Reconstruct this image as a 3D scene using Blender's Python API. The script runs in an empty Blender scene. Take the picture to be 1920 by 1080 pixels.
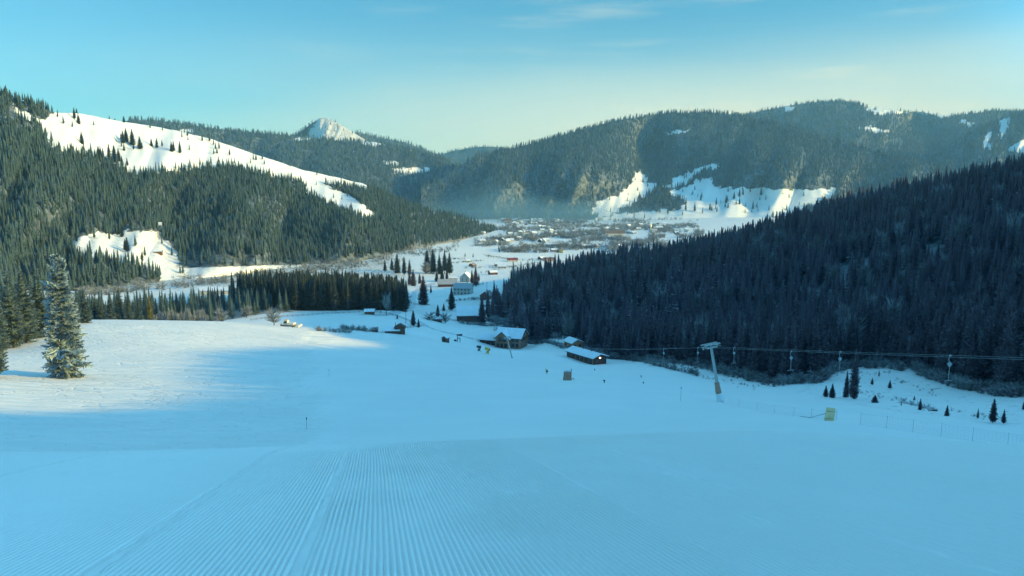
import bpy, bmesh, math, random, time
import numpy as np
from mathutils import Vector, Matrix

T0 = time.time()
random.seed(7)
RNG = np.random.default_rng(11)
SC = bpy.context.scene
COL = SC.collection
R = math.radians

# ------------------------------------------------------------------ camera
F = 1400.0                         # focal length in pixels of a 1920 px wide frame
PIT = math.atan(200.0 / F)         # pitched down: true horizon at row 340
cp, sp = math.cos(PIT), math.sin(PIT)
cam = bpy.data.cameras.new("camera")
cam.sensor_width = 36.0
cam.lens = 36.0 * F / 1920.0
cam.clip_start = 0.1
cam.clip_end = 40000.0
camo = bpy.data.objects.new("camera", cam)
COL.objects.link(camo)
camo.location = (0, 0, 0)
camo.rotation_euler = (math.pi / 2 - PIT, 0, 0)
SC.camera = camo

# ------------------------------------------------------------------ sun, sky, exposure
SUN_AZ, SUN_EL = R(100.0), R(14.5)      # clockwise from the view direction
SUN_STRENGTH = 3.9
SKY_STRENGTH = 0.13
EXPOSURE = 0.97
sund = bpy.data.lights.new("sun", 'SUN')
sund.energy = SUN_STRENGTH
sund.angle = R(0.5)
sund.color = (1.0, 0.66, 0.08)
suno = bpy.data.objects.new("sun", sund)
COL.objects.link(suno)
sdir = Vector((math.sin(SUN_AZ) * math.cos(SUN_EL), math.cos(SUN_AZ) * math.cos(SUN_EL), math.sin(SUN_EL)))
suno.rotation_euler = sdir.to_track_quat('Z', 'Y').to_euler()
suno.location = (300, -200, 300)

W = bpy.data.worlds.new("World")
SC.world = W
W.use_nodes = True
nt = W.node_tree
nt.nodes.clear()


class NT:
    """small helper to write node trees"""
    def __init__(s, tree): s.t = tree
    def n(s, typ, ins=None, **kw):
        x = s.t.nodes.new(typ)
        for k, v in kw.items(): setattr(x, k, v)
        for k, v in (ins or {}).items():
            if hasattr(v, 'is_output') or isinstance(v, bpy.types.NodeSocket): s.t.links.new(v, x.inputs[k])
            else: x.inputs[k].default_value = v
        return x
    def math(s, op, a, b=0.0, clamp=False):
        return s.n('ShaderNodeMath', {0: a, 1: b}, operation=op, use_clamp=clamp).outputs[0]
    def mix(s, f, a, b, blend='MIX'):
        m = s.n('ShaderNodeMix', data_type='RGBA', blend_type=blend)
        for k, v in ((0, f), (6, a), (7, b)):
            if isinstance(v, bpy.types.NodeSocket): s.t.links.new(v, m.inputs[k])
            else: m.inputs[k].default_value = v if k == 0 else (*v[:3], 1.0)
        return m.outputs[2]
    def ramp(s, f, lo, hi):
        return s.n('ShaderNodeMapRange', {0: f, 1: lo, 2: hi}, interpolation_type='SMOOTHSTEP').outputs[0]
    def noise(s, scale, detail=3.0, rough=0.5, vec=None, out=0):
        x = s.n('ShaderNodeTexNoise', {'Scale': scale, 'Detail': detail, 'Roughness': rough})
        if vec is not None: s.t.links.new(vec, x.inputs['Vector'])
        return x.outputs[out]


w = NT(nt)
sky = w.n('ShaderNodeTexSky', sky_type='NISHITA')
sky.sun_disc = False
sky.sun_elevation = SUN_EL
sky.sun_rotation = SUN_AZ
sky.altitude = 900.0
sky.air_density = 1.0
sky.dust_density = 0.6
sky.ozone_density = 1.5
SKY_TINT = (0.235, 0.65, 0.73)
ZENITH_TINT = (0.56, 1.42, 1.50)  # sky above the frame, brightened to light the shaded snow
SIDE_FILL_TINT = (0.66, 2.15, 2.70)
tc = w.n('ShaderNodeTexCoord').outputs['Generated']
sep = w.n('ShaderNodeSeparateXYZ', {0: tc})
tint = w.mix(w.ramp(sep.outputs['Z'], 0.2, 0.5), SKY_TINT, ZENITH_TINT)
# sky right of the picture, out of view, brightened to side-light the snow ridges
tint = w.mix(w.ramp(sep.outputs['X'], 0.45, 0.9), tint, SIDE_FILL_TINT)
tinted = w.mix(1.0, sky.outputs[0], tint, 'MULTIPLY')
# high thin cirrus: long streaks that thicken to the horizon on the sun's side
mp = w.n('ShaderNodeMapping', {0: tc, 'Location': (1.35, 0.4, 0.22), 'Rotation': (0.0, R(-9), R(8)), 'Scale': (1.0, 1.2, 9.0)})
st = w.noise(2.6, 6.0, 0.62, mp.outputs[0])
mp2 = w.n('ShaderNodeMapping', {0: tc, 'Rotation': (0.0, R(-6), 0), 'Scale': (0.7, 0.7, 5.0)})
st2 = w.noise(1.7, 2.0, 0.5, mp2.outputs[0])
low = w.math('SUBTRACT', 1.0, w.ramp(sep.outputs['Z'], 0.06, 0.215))
side = w.ramp(sep.outputs['X'], -0.85, 0.4)
veil = w.math('MULTIPLY', w.math('MULTIPLY', low, side), w.ramp(st2, 0.25, 0.62))
streak = w.math('MULTIPLY', w.ramp(st, 0.5, 0.8), w.math('MULTIPLY', w.ramp(sep.outputs['X'], -0.6, 0.5), 0.5))
cl = w.math('ADD', w.math('MULTIPLY', veil, 0.85), streak, clamp=True)
CLOUD = (5.0, 4.6, 3.0)
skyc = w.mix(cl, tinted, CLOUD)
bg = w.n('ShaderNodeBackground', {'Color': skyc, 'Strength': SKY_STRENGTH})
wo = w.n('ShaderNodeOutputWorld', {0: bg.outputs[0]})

SC.view_settings.view_transform = 'Standard'
SC.view_settings.look = 'None'
SC.view_settings.gamma = 1.0
SC.view_settings.use_curve_mapping = False
SC.view_settings.exposure = EXPOSURE
SC.cycles.max_bounces = 6
SC.cycles.diffuse_bounces = 2
SC.cycles.glossy_bounces = 2
SC.cycles.volume_bounces = 0
SC.cycles.transparent_max_bounces = 8
SC.cycles.use_denoising = True

# ------------------------------------------------------------------ projection helpers


def ray(u, v):
    a = (np.asarray(u, float) - 960.0) / F
    b = (540.0 - np.asarray(v, float)) / F
    cy = cp + b * sp
    return a / cy, (-sp + b * cp) / cy


def P(u, v, Y):
    ax, az = ray(u, v)
    return np.stack([ax * Y, np.asarray(Y, float) + 0 * ax, az * Y], -1)


def proj(p):
    p = np.asarray(p, float)
    x, y, z = p[..., 0], p[..., 1], p[..., 2]
    d = np.maximum(y * cp - z * sp, 1e-3)
    h = y * sp + z * cp
    return 960 + F * x / d, 540 - F * h / d


def hash2(ix, iy, seed):
    h = (ix.astype(np.int64) * 374761393 + iy.astype(np.int64) * 668265263 + seed * 1442695041) & 0xFFFFFFFF
    h = ((h ^ (h >> 13)) * 1274126177) & 0xFFFFFFFF
    h = h ^ (h >> 16)
    return (h & 0xFFFF) / 65535.0


def vnoise(x, y, seed=0):
    x = np.asarray(x, float); y = np.asarray(y, float)
    ix = np.floor(x); iy = np.floor(y)
    fx = x - ix; fy = y - iy
    fx = fx * fx * (3 - 2 * fx); fy = fy * fy * (3 - 2 * fy)
    a = hash2(ix, iy, seed); b = hash2(ix + 1, iy, seed)
    c = hash2(ix, iy + 1, seed); d = hash2(ix + 1, iy + 1, seed)
    return (a * (1 - fx) + b * fx) * (1 - fy) + (c * (1 - fx) + d * fx) * fy


def fbm(x, y, seed=0, oct=4):
    s = 0.0; a = 0.5; n = 0.0
    for k in range(oct):
        s = s + a * (vnoise(x * 2 ** k, y * 2 ** k, seed + 17 * k) * 2 - 1)
        n += a; a *= 0.5
    return s / n


def sstep(x, a, b):
    t = np.clip((np.asarray(x, float) - a) / (b - a), 0, 1)
    return t * t * (3 - 2 * t)


def inpoly(x, y, poly):
    x = np.asarray(x, float); y = np.asarray(y, float)
    inside = np.zeros(np.broadcast(x, y).shape, bool)
    n = len(poly)
    for i in range(n):
        x0, y0 = poly[i]; x1, y1 = poly[(i + 1) % n]
        if y0 == y1: continue
        c = ((y0 > y) != (y1 > y)) & (x < (x1 - x0) * (y - y0) / (y1 - y0) + x0)
        inside ^= c
    return inside


def tag(o, label=None, cat=None, group=None, kind=None):
    if label: o['label'] = label
    if cat: o['category'] = cat
    if group: o['group'] = group
    if kind: o['kind'] = kind
    return o


def mesh_np(name, co, faces, mats, parent=None, mi=None, smooth=False, attrs=None):
    """one mesh object from arrays; faces is (n,3) or (n,4) int"""
    co = np.ascontiguousarray(co, np.float32).reshape(-1, 3)
    faces = np.ascontiguousarray(faces, np.int32)
    k = faces.shape[1]; n = len(faces)
    me = bpy.data.meshes.new(name)
    me.vertices.add(len(co)); me.vertices.foreach_set('co', co.ravel())
    me.loops.add(n * k); me.loops.foreach_set('vertex_index', faces.ravel())
    me.polygons.add(n); me.polygons.foreach_set('loop_start', np.arange(0, n * k, k, dtype=np.int32))
    if mi is not None: me.polygons.foreach_set('material_index', np.ascontiguousarray(mi, np.int32))
    me.polygons.foreach_set('use_smooth', np.full(n, smooth, bool))
    for m in mats: me.materials.append(m)
    me.update(calc_edges=True)
    for an, av in (attrs or {}).items():
        at = me.attributes.new(an, 'FLOAT', 'POINT')
        at.data.foreach_set('value', np.ascontiguousarray(av, np.float32).ravel())
    o = bpy.data.objects.new(name, me)
    COL.objects.link(o)
    if parent is not None: o.parent = parent
    return o


def grid_faces(nr, nc):
    i = np.arange(nr - 1)[:, None] * nc + np.arange(nc - 1)[None, :]
    return np.stack([i, i + 1, i + nc + 1, i + nc], -1).reshape(-1, 4)


# ------------------------------------------------------------------ materials
def new_mat(name):
    m = bpy.data.materials.new(name); m.use_nodes = True
    m.node_tree.nodes.clear()
    return m, NT(m.node_tree)


def finish(t, col, rough=0.7, normal=None, metallic=0.0, spec=0.3, emis=None, es=0.0):
    b = t.n('ShaderNodeBsdfPrincipled')
    for k, v in (('Base Color', col), ('Roughness', rough), ('Metallic', metallic), ('Specular IOR Level', spec)):
        if isinstance(v, bpy.types.NodeSocket): t.t.links.new(v, b.inputs[k])
        else: b.inputs[k].default_value = (*v[:3], 1.0) if k == 'Base Color' else v
    if normal is not None: t.t.links.new(normal, b.inputs['Normal'])
    if emis is not None:
        b.inputs['Emission Color'].default_value = (*emis, 1); b.inputs['Emission Strength'].default_value = es
    t.n('ShaderNodeOutputMaterial', {0: b.outputs[0]})
    return b


def simple(name, col, rough=0.6, var=0.15, scale=3.0, metallic=0.0, spec=0.3, frost=0.0, bump=0.0, **kw):
    m, t = new_mat(name)
    co = t.n('ShaderNodeTexCoord').outputs['Object']
    n = t.noise(scale, 4.0, 0.6, co)
    dark = tuple(c * (1 - var) for c in col); light = tuple(min(1, c * (1 + var)) for c in col)
    c = t.mix(t.ramp(n, 0.3, 0.7), dark, light)
    if frost > 0:
        g = t.n('ShaderNodeNewGeometry'); nz = t.n('ShaderNodeSeparateXYZ', {0: g.outputs['Normal']}).outputs['Z']
        f = t.math('MULTIPLY', t.ramp(t.math('ADD', nz, t.math('MULTIPLY', n, 0.6)), 0.5, 1.1), frost)
        c = t.mix(f, c, (0.78, 0.82, 0.85))
    nm = None
    if bump > 0:
        nm = t.n('ShaderNodeBump', {'Strength': bump, 'Distance': 0.05, 'Height': n}).outputs[0]
    finish(t, c, rough, nm, metallic, spec, **kw)
    return m


SNOW_C = (0.80, 0.85, 0.88)


def attr(t, name):
    return t.n('ShaderNodeAttribute', attribute_name=name).outputs['Fac']


def snow_mat(name, forest=True, micro=1.0):
    m, t = new_mat(name)
    pos = t.n('ShaderNodeNewGeometry').outputs['Position']
    big = t.noise(0.05, 4.0, 0.6, pos)
    fine = t.noise(2.2, 5.0, 0.65, pos)
    c = t.mix(t.ramp(big, 0.3, 0.7), (0.84, 0.835, 0.785), (0.89, 0.875, 0.82))
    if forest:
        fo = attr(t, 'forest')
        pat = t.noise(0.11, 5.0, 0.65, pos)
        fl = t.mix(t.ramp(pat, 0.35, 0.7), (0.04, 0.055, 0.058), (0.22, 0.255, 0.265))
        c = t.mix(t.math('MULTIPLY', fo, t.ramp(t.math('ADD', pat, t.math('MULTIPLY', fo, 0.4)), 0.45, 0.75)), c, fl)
        gr = attr(t, 'grass')
        gp = t.noise(0.35, 5.0, 0.7, pos)
        c = t.mix(t.ramp(t.math('ADD', gp, t.math('MULTIPLY', gr, 0.35)), 0.68, 0.8), c, (0.16, 0.13, 0.075))
    tr = attr(t, 'track')
    # wind crust, old ski tracks and trodden snow where nobody groomed
    mp = t.n('ShaderNodeMapping', {0: pos, 'Rotation': (0, 0, R(28)), 'Scale': (0.16, 1.0, 0.5)})
    tk = t.noise(0.42, 4.0, 0.62, mp.outputs[0])
    mp2 = t.n('ShaderNodeMapping', {0: pos, 'Rotation': (0, 0, R(-35)), 'Scale': (0.12, 1.0, 0.5)})
    tk2 = t.noise(0.33, 3.0, 0.6, mp2.outputs[0])
    # single ski and boot tracks: thin creases that wander over the slope
    creases = []
    for ang, sc_, sy in ((24, 0.10, 0.35), (-32, 0.14, 0.45), (70, 0.12, 0.5)):
        m3 = t.n('ShaderNodeMapping', {0: pos, 'Rotation': (0, 0, R(ang)), 'Scale': (sy, 1.0, 0.4)})
        nn = t.noise(sc_, 3.0, 0.55, m3.outputs[0])
        creases.append(t.ramp(t.math('ABSOLUTE', t.math('SUBTRACT', nn, 0.5)), 0.0, 0.012))
    crease = t.math('MULTIPLY', t.math('ADD', t.math('ADD', creases[0], creases[1]), creases[2]), 0.16)
    h = t.math('ADD', t.math('ADD', t.math('MULTIPLY', fine, 0.05 * micro), t.math('MULTIPLY', tr, crease)),
               t.math('MULTIPLY', tr, t.math('ADD', t.math('MULTIPLY', tk, 1.0), t.math('MULTIPLY', tk2, 0.8))))
    bp = t.n('ShaderNodeBump', {'Strength': 0.8, 'Distance': 1.0, 'Height': h})
    finish(t, c, 0.65, bp.outputs[0], spec=0.25)
    return m


M = {}
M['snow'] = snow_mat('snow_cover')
M['piste'] = snow_mat('groomed_snow', forest=False, micro=0.35)


def foliage(name, dark, light, frost_c, amount):
    """needles: 'frost' attribute is rime on the branch tips, 'tone' varies tree by tree"""
    m, t = new_mat(name)
    f = attr(t, 'frost'); k = attr(t, 'tone')
    pos = t.n('ShaderNodeNewGeometry').outputs['Position']
    n = t.noise(0.9, 3.0, 0.6, pos)
    c = t.mix(t.math('MULTIPLY', t.math('ADD', n, k), 0.5), dark, light)
    ff = t.math('MULTIPLY', t.ramp(t.math('ADD', f, t.math('MULTIPLY', t.math('SUBTRACT', n, 0.5), 0.8)), 0.25, 0.95), amount)
    c = t.mix(ff, c, frost_c)
    finish(t, c, 0.8, spec=0.15)
    return m


M['needles'] = foliage('spruce_needles', (0.019, 0.034, 0.035), (0.044, 0.068, 0.068), (0.36, 0.44, 0.47), 0.45)
M['needles_frost'] = foliage('rimed_spruce_needles', (0.032, 0.064, 0.068), (0.078, 0.130, 0.134), (0.42, 0.54, 0.60), 0.8)
M['needles_shaded'] = foliage('shaded_spruce_needles', (0.050, 0.043, 0.052), (0.115, 0.095, 0.115), (0.58, 0.54, 0.58), 0.62)  # copy for spruces in shade: lifted and reddened against the blue skylight
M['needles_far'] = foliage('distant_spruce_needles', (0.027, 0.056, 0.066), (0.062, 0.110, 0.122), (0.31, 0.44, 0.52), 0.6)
M['needles_rime'] = foliage('heavily_rimed_needles', (0.036, 0.066, 0.066), (0.085, 0.135, 0.135), (0.46, 0.60, 0.64), 0.88)
M['larch'] = foliage('larch_needles', (0.16, 0.15, 0.05), (0.24, 0.22, 0.08), (0.5, 0.5, 0.42), 0.3)
M['twigs'] = foliage('bare_twigs', (0.10, 0.11, 0.11), (0.18, 0.19, 0.19), (0.46, 0.52, 0.55), 0.6)
M['bark'] = simple('bark', (0.05, 0.044, 0.042), 0.9, 0.3, 6.0)

# ------------------------------------------------------------------ base terrain: fitted through picked points, unseen right crest included
UV = """0 847 30;200 846 29;600 835 29;960 822 30;1200 812 31;1500 808 31;1700 824 31;1920 843 32;0 858 41;200 857 40;600 846 40;960 833 41;1200 823 42;1500 819 42;1700 835 42;1920 856 43;600 839 58;1200 816 58;1600 824 58;1900 858 56;0 800 92;0 760 120;0 705 152;0 655 215;200 800 92;200 700 165;150 650 215;150 607 265;430 605 320;430 650 240;
430 700 172;560 618 345;560 640 270;650 633 350;760 640 330;700 690 195;580 805 92;617 705 170;800 800 95;800 700 185;800 660 300;
958 655 420;915 648 427;998 652 424;960 645 442;960 700 210;1060 712 200;1200 800 92;1060 760 120;1200 760 122;1200 720 175;1112 684 314;1063 669 327;1143 682 316;1085 664 345;1150 670 372;1050 650 450;
1300 742 178;1300 734 215;1250 690 270;1350 752 132;1500 766 128;1500 757 155;1500 742 190;1613 799 85;1700 789 108;1700 778 128;1700 740 185;
1650 700 240;1620 682 270;1920 833 88;1920 815 106;1920 760 150;1900 742 178;1200 680 300;1050 632 440;930 606 490;1200 500 650;
1000 540 600;1100 520 620;1350 474 680;1500 428 700;1700 376 720;1900 338 740;300 612 400;500 591 430;600 586 450;740 584 470;
740 602 420;600 611 390;650 623 370;600 540 640;400 545 620;200 550 600;0 545 520;0 600 290;150 604 320;300 525 760;450 515 850;600 498 1000;
700 490 1080;780 470 1250;860 595 520;870 612 470;770 560 600;855 545 700;900 520 880;880 495 1060;950 470 1350;900 440 1800;
1000 430 2100;1100 416 2600;1000 413 2680;1250 410 2750;1500 405 2900;1250 430 2000;1250 470 1350;1400 500 1000"""
WP = [(-14, 0, -1.6), (0, 0, -1.75), (14, 0, -1.75), (-14, 13, -5.6), (0, 13, -5.5), (14, 13, -5.45), 
      (0, 68, -24.0), (-20, 68, -24.6), (0, -40, 8), (-120, -40, 12), (-120, 40, -6), (-200, 120, -20),
      (60, -40, 4), (60, 30, -14), (100, 60, -28), (150, -40, 0), (300, -80, 50), (330, 60, 36), (420, -80, 113), (540, -80, 115), (420, -30, 109), (490, -30, 111), (420, 0, 91), (420, 30, 73), (420, 86, 66), (420, 134, 65), (420, 182, 50), (420, 258, 36), (432, 318, 54), (442, 372, 52), (452, 440, 44), (482, 520, 32), (560, 420, 60),  # right crest out of view, heights set to shape its shadow on the slope
      (540, 60, 66), (540, 180, 48), (540, 300, 42), (560, 740, 18), (680, 600, 70), (720, 700, 45), (800, 300, 10), (900, 0, 20), (700, 1000, -60), (350, 1000, -100), (300, 400, -25),
      (-1000, 3000, -140), (0, 3250, -142), (1500, 3200, -140), (-1400, 1500, -125), (-800, 900, -100), (1500, 1800, -130), (900, 1500, -120), (-500, 330, -60), (-500, 60, 0)]
pts = [P(*[float(q) for q in ln.split()]) for ln in UV.replace('\n', '').split(';') if ln.strip()]
CP = np.array(pts + [np.array(p, float) for p in WP])


def tcoord(x, y):
    return np.stack([np.asarray(x, float) / (np.asarray(y, float) + 400.0) * 1.6, np.log(np.asarray(y, float) + 200.0)], -1)


def tk(d2):
    return np.where(d2 > 1e-12, 0.5 * d2 * np.log(np.maximum(d2, 1e-12)), 0.0)


TX = tcoord(CP[:, 0], CP[:, 1])
TQ = CP[:, 2] / (CP[:, 1] + 400.0)
_n = len(TX)
_K = tk(((TX[:, None] - TX[None]) ** 2).sum(-1)) + 1e-7 * np.eye(_n)
_Pm = np.concatenate([np.ones((_n, 1)), TX], 1)
_A = np.block([[_K, _Pm], [_Pm.T, np.zeros((3, 3))]])
TW = np.linalg.solve(_A, np.concatenate([TQ, np.zeros(3)]))


def ground0(x, y):
    x = np.asarray(x, float); y = np.asarray(y, float)
    sh = np.broadcast(x, y).shape
    xf = np.broadcast_to(x, sh).ravel(); yf = np.broadcast_to(y, sh).ravel()
    out = np.empty(xf.size)
    for i in range(0, xf.size, 40000):
        c = tcoord(xf[i:i + 40000], yf[i:i + 40000])
        d2 = ((c[:, None] - TX[None]) ** 2).sum(-1)
        out[i:i + 40000] = tk(d2) @ TW[:_n] + TW[_n] + c @ TW[_n + 1:]
    return (out * (yf + 400.0)).reshape(sh)


def ground(x, y):
    """terrain height with small natural undulation that fades out on the groomed foreground"""
    x = np.asarray(x, float); y = np.asarray(y, float)
    z = ground0(x, y)
    a = sstep(y, 60, 400)
    z = z + a * 0.9 * fbm(x / 45.0, y / 45.0, 3) + sstep(y, 40, 140) * 0.14 * fbm(x / 9.0, y / 9.0, 5, 3)
    far = sstep(y, 900, 1600)
    z = z + far * 2.0 * fbm(x / 160.0, y / 160.0, 9)
    return z


ground_fit = ground


def gp(x, y):
    return np.array([x, y, float(ground(x, y))])


def at(u, Y):
    """ground point seen in column u at distance Y"""
    v = 600.0
    for _ in range(8):
        x = Y * float(ray(u, v)[0]); z = float(ground(x, Y)); v = float(proj([x, Y, z])[1])
    return np.array([x, Y, z])


_YS = np.exp(np.linspace(math.log(4.0), math.log(3000.0), 500))


def hit(u, v):
    """first ground point on the ray through (u, v)"""
    ax, az = ray(u, v)
    g = ground(ax * _YS, _YS)
    below = np.nonzero(az * _YS < g)[0]
    if len(below) == 0: return None
    i = below[0]
    if i == 0: return gp(ax * _YS[0], _YS[0])
    lo, hi = _YS[i - 1], _YS[i]
    for _ in range(25):
        m = 0.5 * (lo + hi)
        if az * m < float(ground(ax * m, m)): hi = m
        else: lo = m
    return gp(float(ax) * hi, hi)


def world_poly(lst):
    return [tuple(at(u, Y)[:2]) for u, Y in lst]


# edge of the shaded wood on the right-hand slope
FEDGE = [(912, 500), (960, 478), (1000, 455), (1060, 425), (1130, 372), (1190, 330), (1250, 300), (1350, 262), (1450, 232), (1540, 235), (1560, 256), (1600, 268),
         (1650, 260), (1700, 245), (1780, 208), (1850, 190), (1920, 178)]
FPOLY = world_poly(FEDGE) + [(150, 120), (170, 40), (200, -90), (620, -90), (760, 300), (780, 900), (500, 1050)] + \
    [tuple(at(u, Y)[:2]) for u, Y in ((1500, 1000), (1300, 820), (1100, 730), (960, 640), (925, 560))]

rows = np.concatenate([np.linspace(-95, 4, 40)[:-1], np.exp(np.linspace(math.log(154.0), math.log(3450.0), 560)) - 150.0])
colsn = np.sign(np.linspace(-1, 1, 701)) * np.abs(np.linspace(-1, 1, 701)) ** 1.5
colsn = np.where(colsn < 0, colsn * 1.35, colsn * 1.9)
GX = colsn[None, :] * (rows[:, None] + 400.0)
GY = np.broadcast_to(rows[:, None], GX.shape)
GZ = ground(GX, GY)
GZ0 = GZ.copy()


def ground(x, y):
    '''height looked up on the finished terrain grid'''
    x = np.asarray(x, float); y = np.asarray(y, float)
    sh = np.broadcast(x, y).shape
    x = np.broadcast_to(x, sh).ravel(); y = np.broadcast_to(y, sh).ravel()
    i = np.clip(np.searchsorted(rows, y) - 1, 0, len(rows) - 2)
    fy = np.clip((y - rows[i]) / (rows[i + 1] - rows[i]), 0, 1)

    def row(r):
        c = x / (rows[r] + 400.0)
        j = np.clip(np.searchsorted(colsn, c) - 1, 0, len(colsn) - 2)
        fx = np.clip((c - colsn[j]) / (colsn[j + 1] - colsn[j]), 0, 1)
        return GZ0[r, j] * (1 - fx) + GZ0[r, j + 1] * fx
    return (row(i) * (1 - fy) + row(i + 1) * fy).reshape(sh)


# the groomed foreground strip is a finer sheet of its own: the base dips a hand's width below it
PG0, PG1, PGX0, PGX1 = 2.0, 44.0, -17.0, 26.0
GS = lambda x, y: (x + 0.185 * y) / (1 + 0.012 * y)      # distance across the groomer's passes
dip = sstep(GS(GX, GY), PGX0 + 0.5, PGX0 + 2) * (1 - sstep(GS(GX, GY), PGX1 - 2, PGX1 - 0.5)) * sstep(GY, PG0 - 6, PG0 - 4) * (1 - sstep(GY, PG1 - 3, PG1 - 0.5))
GZ = GZ - 0.10 * dip
gu, gv = proj(np.stack([GX, GY, GZ], -1))
fo = inpoly(GX, GY, FPOLY).astype(float)
PLPOLY = world_poly([(556, 456), (640, 456), (757, 472), (765, 540), (705, 570), (600, 560), (480, 560), (430, 530)])
fo = np.maximum(fo, inpoly(GX, GY, PLPOLY))
LFPOLY = world_poly([(-200, 250), (20, 262), (120, 305), (240, 350), (400, 405), (470, 430), (556, 450), (430, 530), (250, 470), (0, 400), (-200, 380)])
fo = np.maximum(fo, 0.75 * inpoly(GX, GY, LFPOLY))
gr = (sstep(gu, -200, 0) * (1 - sstep(gu, 700, 860))) * sstep(GY, 560, 700) * 0.6
gr = np.maximum(gr, 0.25 * sstep(GY, 1250, 1500))
fr = inpoly(GX, GY, world_poly([(1560, 262), (1640, 285), (1700, 240), (1780, 205), (1920, 176), (1920, 120), (1700, 135), (1500, 205)])).astype(float)
gr = np.maximum(gr, fr * 0.25)
gj = gu + 45 * fbm(GX / 7.0, GY / 16.0, 77, 3)
track = (1 - sstep(gj, 560, 640)) * sstep(GY, 44, 60) * (1 - sstep(GY, 360, 420)) + 0.12 * sstep(GY, 44, 60)
track = np.clip(track + 0.5 * fr + 0.6 * sstep(GY, 400, 450), 0, 1)
tri_all = grid_faces(*GX.shape)
fcx = GX.ravel()[tri_all].mean(1); fcy = GY.ravel()[tri_all].mean(1)
is_forest = inpoly(fcx, fcy, FPOLY) | ((fcx > 0) & (fcx * 0.001 > 1e9))
is_valley = (fcy > 392 + 0.12 * fcx) & ~is_forest
is_slope = ~is_forest & ~is_valley


def sub_mesh(name, keep, mats):
    f = tri_all[keep]
    used, inv = np.unique(f, return_inverse=True)
    co = np.stack([GX.ravel(), GY.ravel(), GZ.ravel()], -1)[used]
    o = mesh_np(name, co, inv.reshape(-1, 4), mats, smooth=True,
                attrs={'forest': fo.ravel()[used], 'grass': gr.ravel()[used], 'track': track.ravel()[used]})
    return tag(o, kind='structure')


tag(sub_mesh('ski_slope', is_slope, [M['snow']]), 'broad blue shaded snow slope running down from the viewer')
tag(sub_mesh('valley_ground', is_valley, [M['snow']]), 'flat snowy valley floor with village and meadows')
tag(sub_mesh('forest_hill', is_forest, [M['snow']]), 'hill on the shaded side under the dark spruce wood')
print('base', time.time() - T0)

# ---- groomed corduroy: modelled ridges, six centimetres apart, running down the fall line
nx = int((PGX1 - PGX0) / 0.0085); 
ys = np.exp(np.linspace(math.log(PG0 + 6), math.log(PG1 + 6), 150)) - 6
xs = np.linspace(PGX0, PGX1, nx)
sx = np.broadcast_to(xs[None], (len(ys), nx)).copy(); YY = np.broadcast_to(ys[:, None], sx.shape)
XX = sx * (1 + 0.012 * YY) - 0.185 * YY - 0.05 * fbm(YY / 7.0, YY * 0 + 3.3, 21, 2) - 0.16 * sstep(YY, 18, 30) * np.sin(YY * 0.42)
# coarse terrain interpolated (smooth surface)
CX0, CX1 = XX.min() - 0.5, XX.max() + 0.5
cx = np.linspace(CX0, CX1, 160); cy = np.linspace(PG0, PG1, 160)
cz = ground_fit(*np.meshgrid(cx, cy))
fi = (YY - PG0) / (PG1 - PG0) * 159; fj = (XX - CX0) / (CX1 - CX0) * 159
i0 = np.clip(fi.astype(int), 0, 158); j0 = np.clip(fj.astype(int), 0, 158); fi -= i0; fj -= j0
ZZ = (cz[i0, j0] * (1 - fj) + cz[i0, j0 + 1] * fj) * (1 - fi) + (cz[i0 + 1, j0] * (1 - fj) + cz[i0 + 1, j0 + 1] * fj) * fi
SEAM = np.array([-40, -11.0, -7.0, -2.6, -0.82, 3.13, 5.2, 9.2, 13.2, 17.0, 60])
k_ = np.clip(np.searchsorted(SEAM, sx.ravel()).reshape(sx.shape), 1, len(SEAM) - 1)
ip = k_.astype(float)
dl = sx - SEAM[k_ - 1]; dr = SEAM[k_] - sx
wob = (hash2(ip, ip * 0, 5) - 0.5) * 0.05
ph = (sx + wob + 0.006 * fbm(sx * 3, YY * 0.8, 31, 2)) / 0.06
g = 0.5 - 0.5 * np.cos(2 * math.pi * ph)
g = g ** 0.7
amp = 0.040 * (0.75 + 0.5 * fbm(XX / 1.3, YY / 2.6, 41, 3))
strength = np.array([0.0, 0.5, 0.75, 0.95, 0.95, 1.0, 0.75, 0.75, 0.6, 0.45, 0.35, 0.3])[k_]
rag = sstep(fbm(XX / 0.8, YY / 1.6, 51, 4), -0.85, -0.45)
edge = np.where(k_ <= 5, sstep(dl, 0.04, 0.2), sstep(dl, 0.0, 0.05)) * sstep(dr, 0.0, 0.05)
fade = 1 - sstep(YY + 1.5 * fbm(XX / 3, YY / 3, 61, 2), 24, 33)
damage = 0.03 * (vnoise(XX * 9, YY * 5, 71) - 0.5) + 0.022 * (vnoise(XX * 19, YY * 9, 72) - 0.5)
ridge_h = amp * strength * rag * edge * fade * g
berm = np.where(k_ <= 5, 0.010, 0.0025) * np.exp(-((dl - 0.03) / 0.05) ** 2) * (0.5 + vnoise(XX * 2, YY * 0.8, 77)) * (1 - sstep(YY, 28, 36))
ZZ = ZZ + ridge_h + berm + damage * (1.2 - strength * rag * edge) * (1 - sstep(YY, 20, 40))
bord = np.minimum(np.minimum(sx - PGX0, PGX1 - sx) / 1.5, (PG1 - YY) / 2.0)
ZZ = ZZ - 0.06 * (1 - sstep(bord, 0, 1))
o = mesh_np('groomed_piste', np.stack([XX, YY, ZZ], -1), grid_faces(*XX.shape), [M['piste']], smooth=True,
            attrs={'track': np.zeros(XX.size)})
tag(o, 'corduroy combed snow on the near piste', kind='structure')
del XX, YY, ZZ, sx, ph, g, amp, rag, edge, fade, damage, ridge_h, berm, bord, fi, fj, i0, j0, ip, dl, dr, wob, k_
print('piste', time.time() - T0)

# ------------------------------------------------------------------ the hills and mountains behind


def interp_nodes(u, nodes, k):
    nodes = sorted(nodes)
    return np.interp(u, [n[0] for n in nodes], [n[k] for n in nodes])


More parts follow.
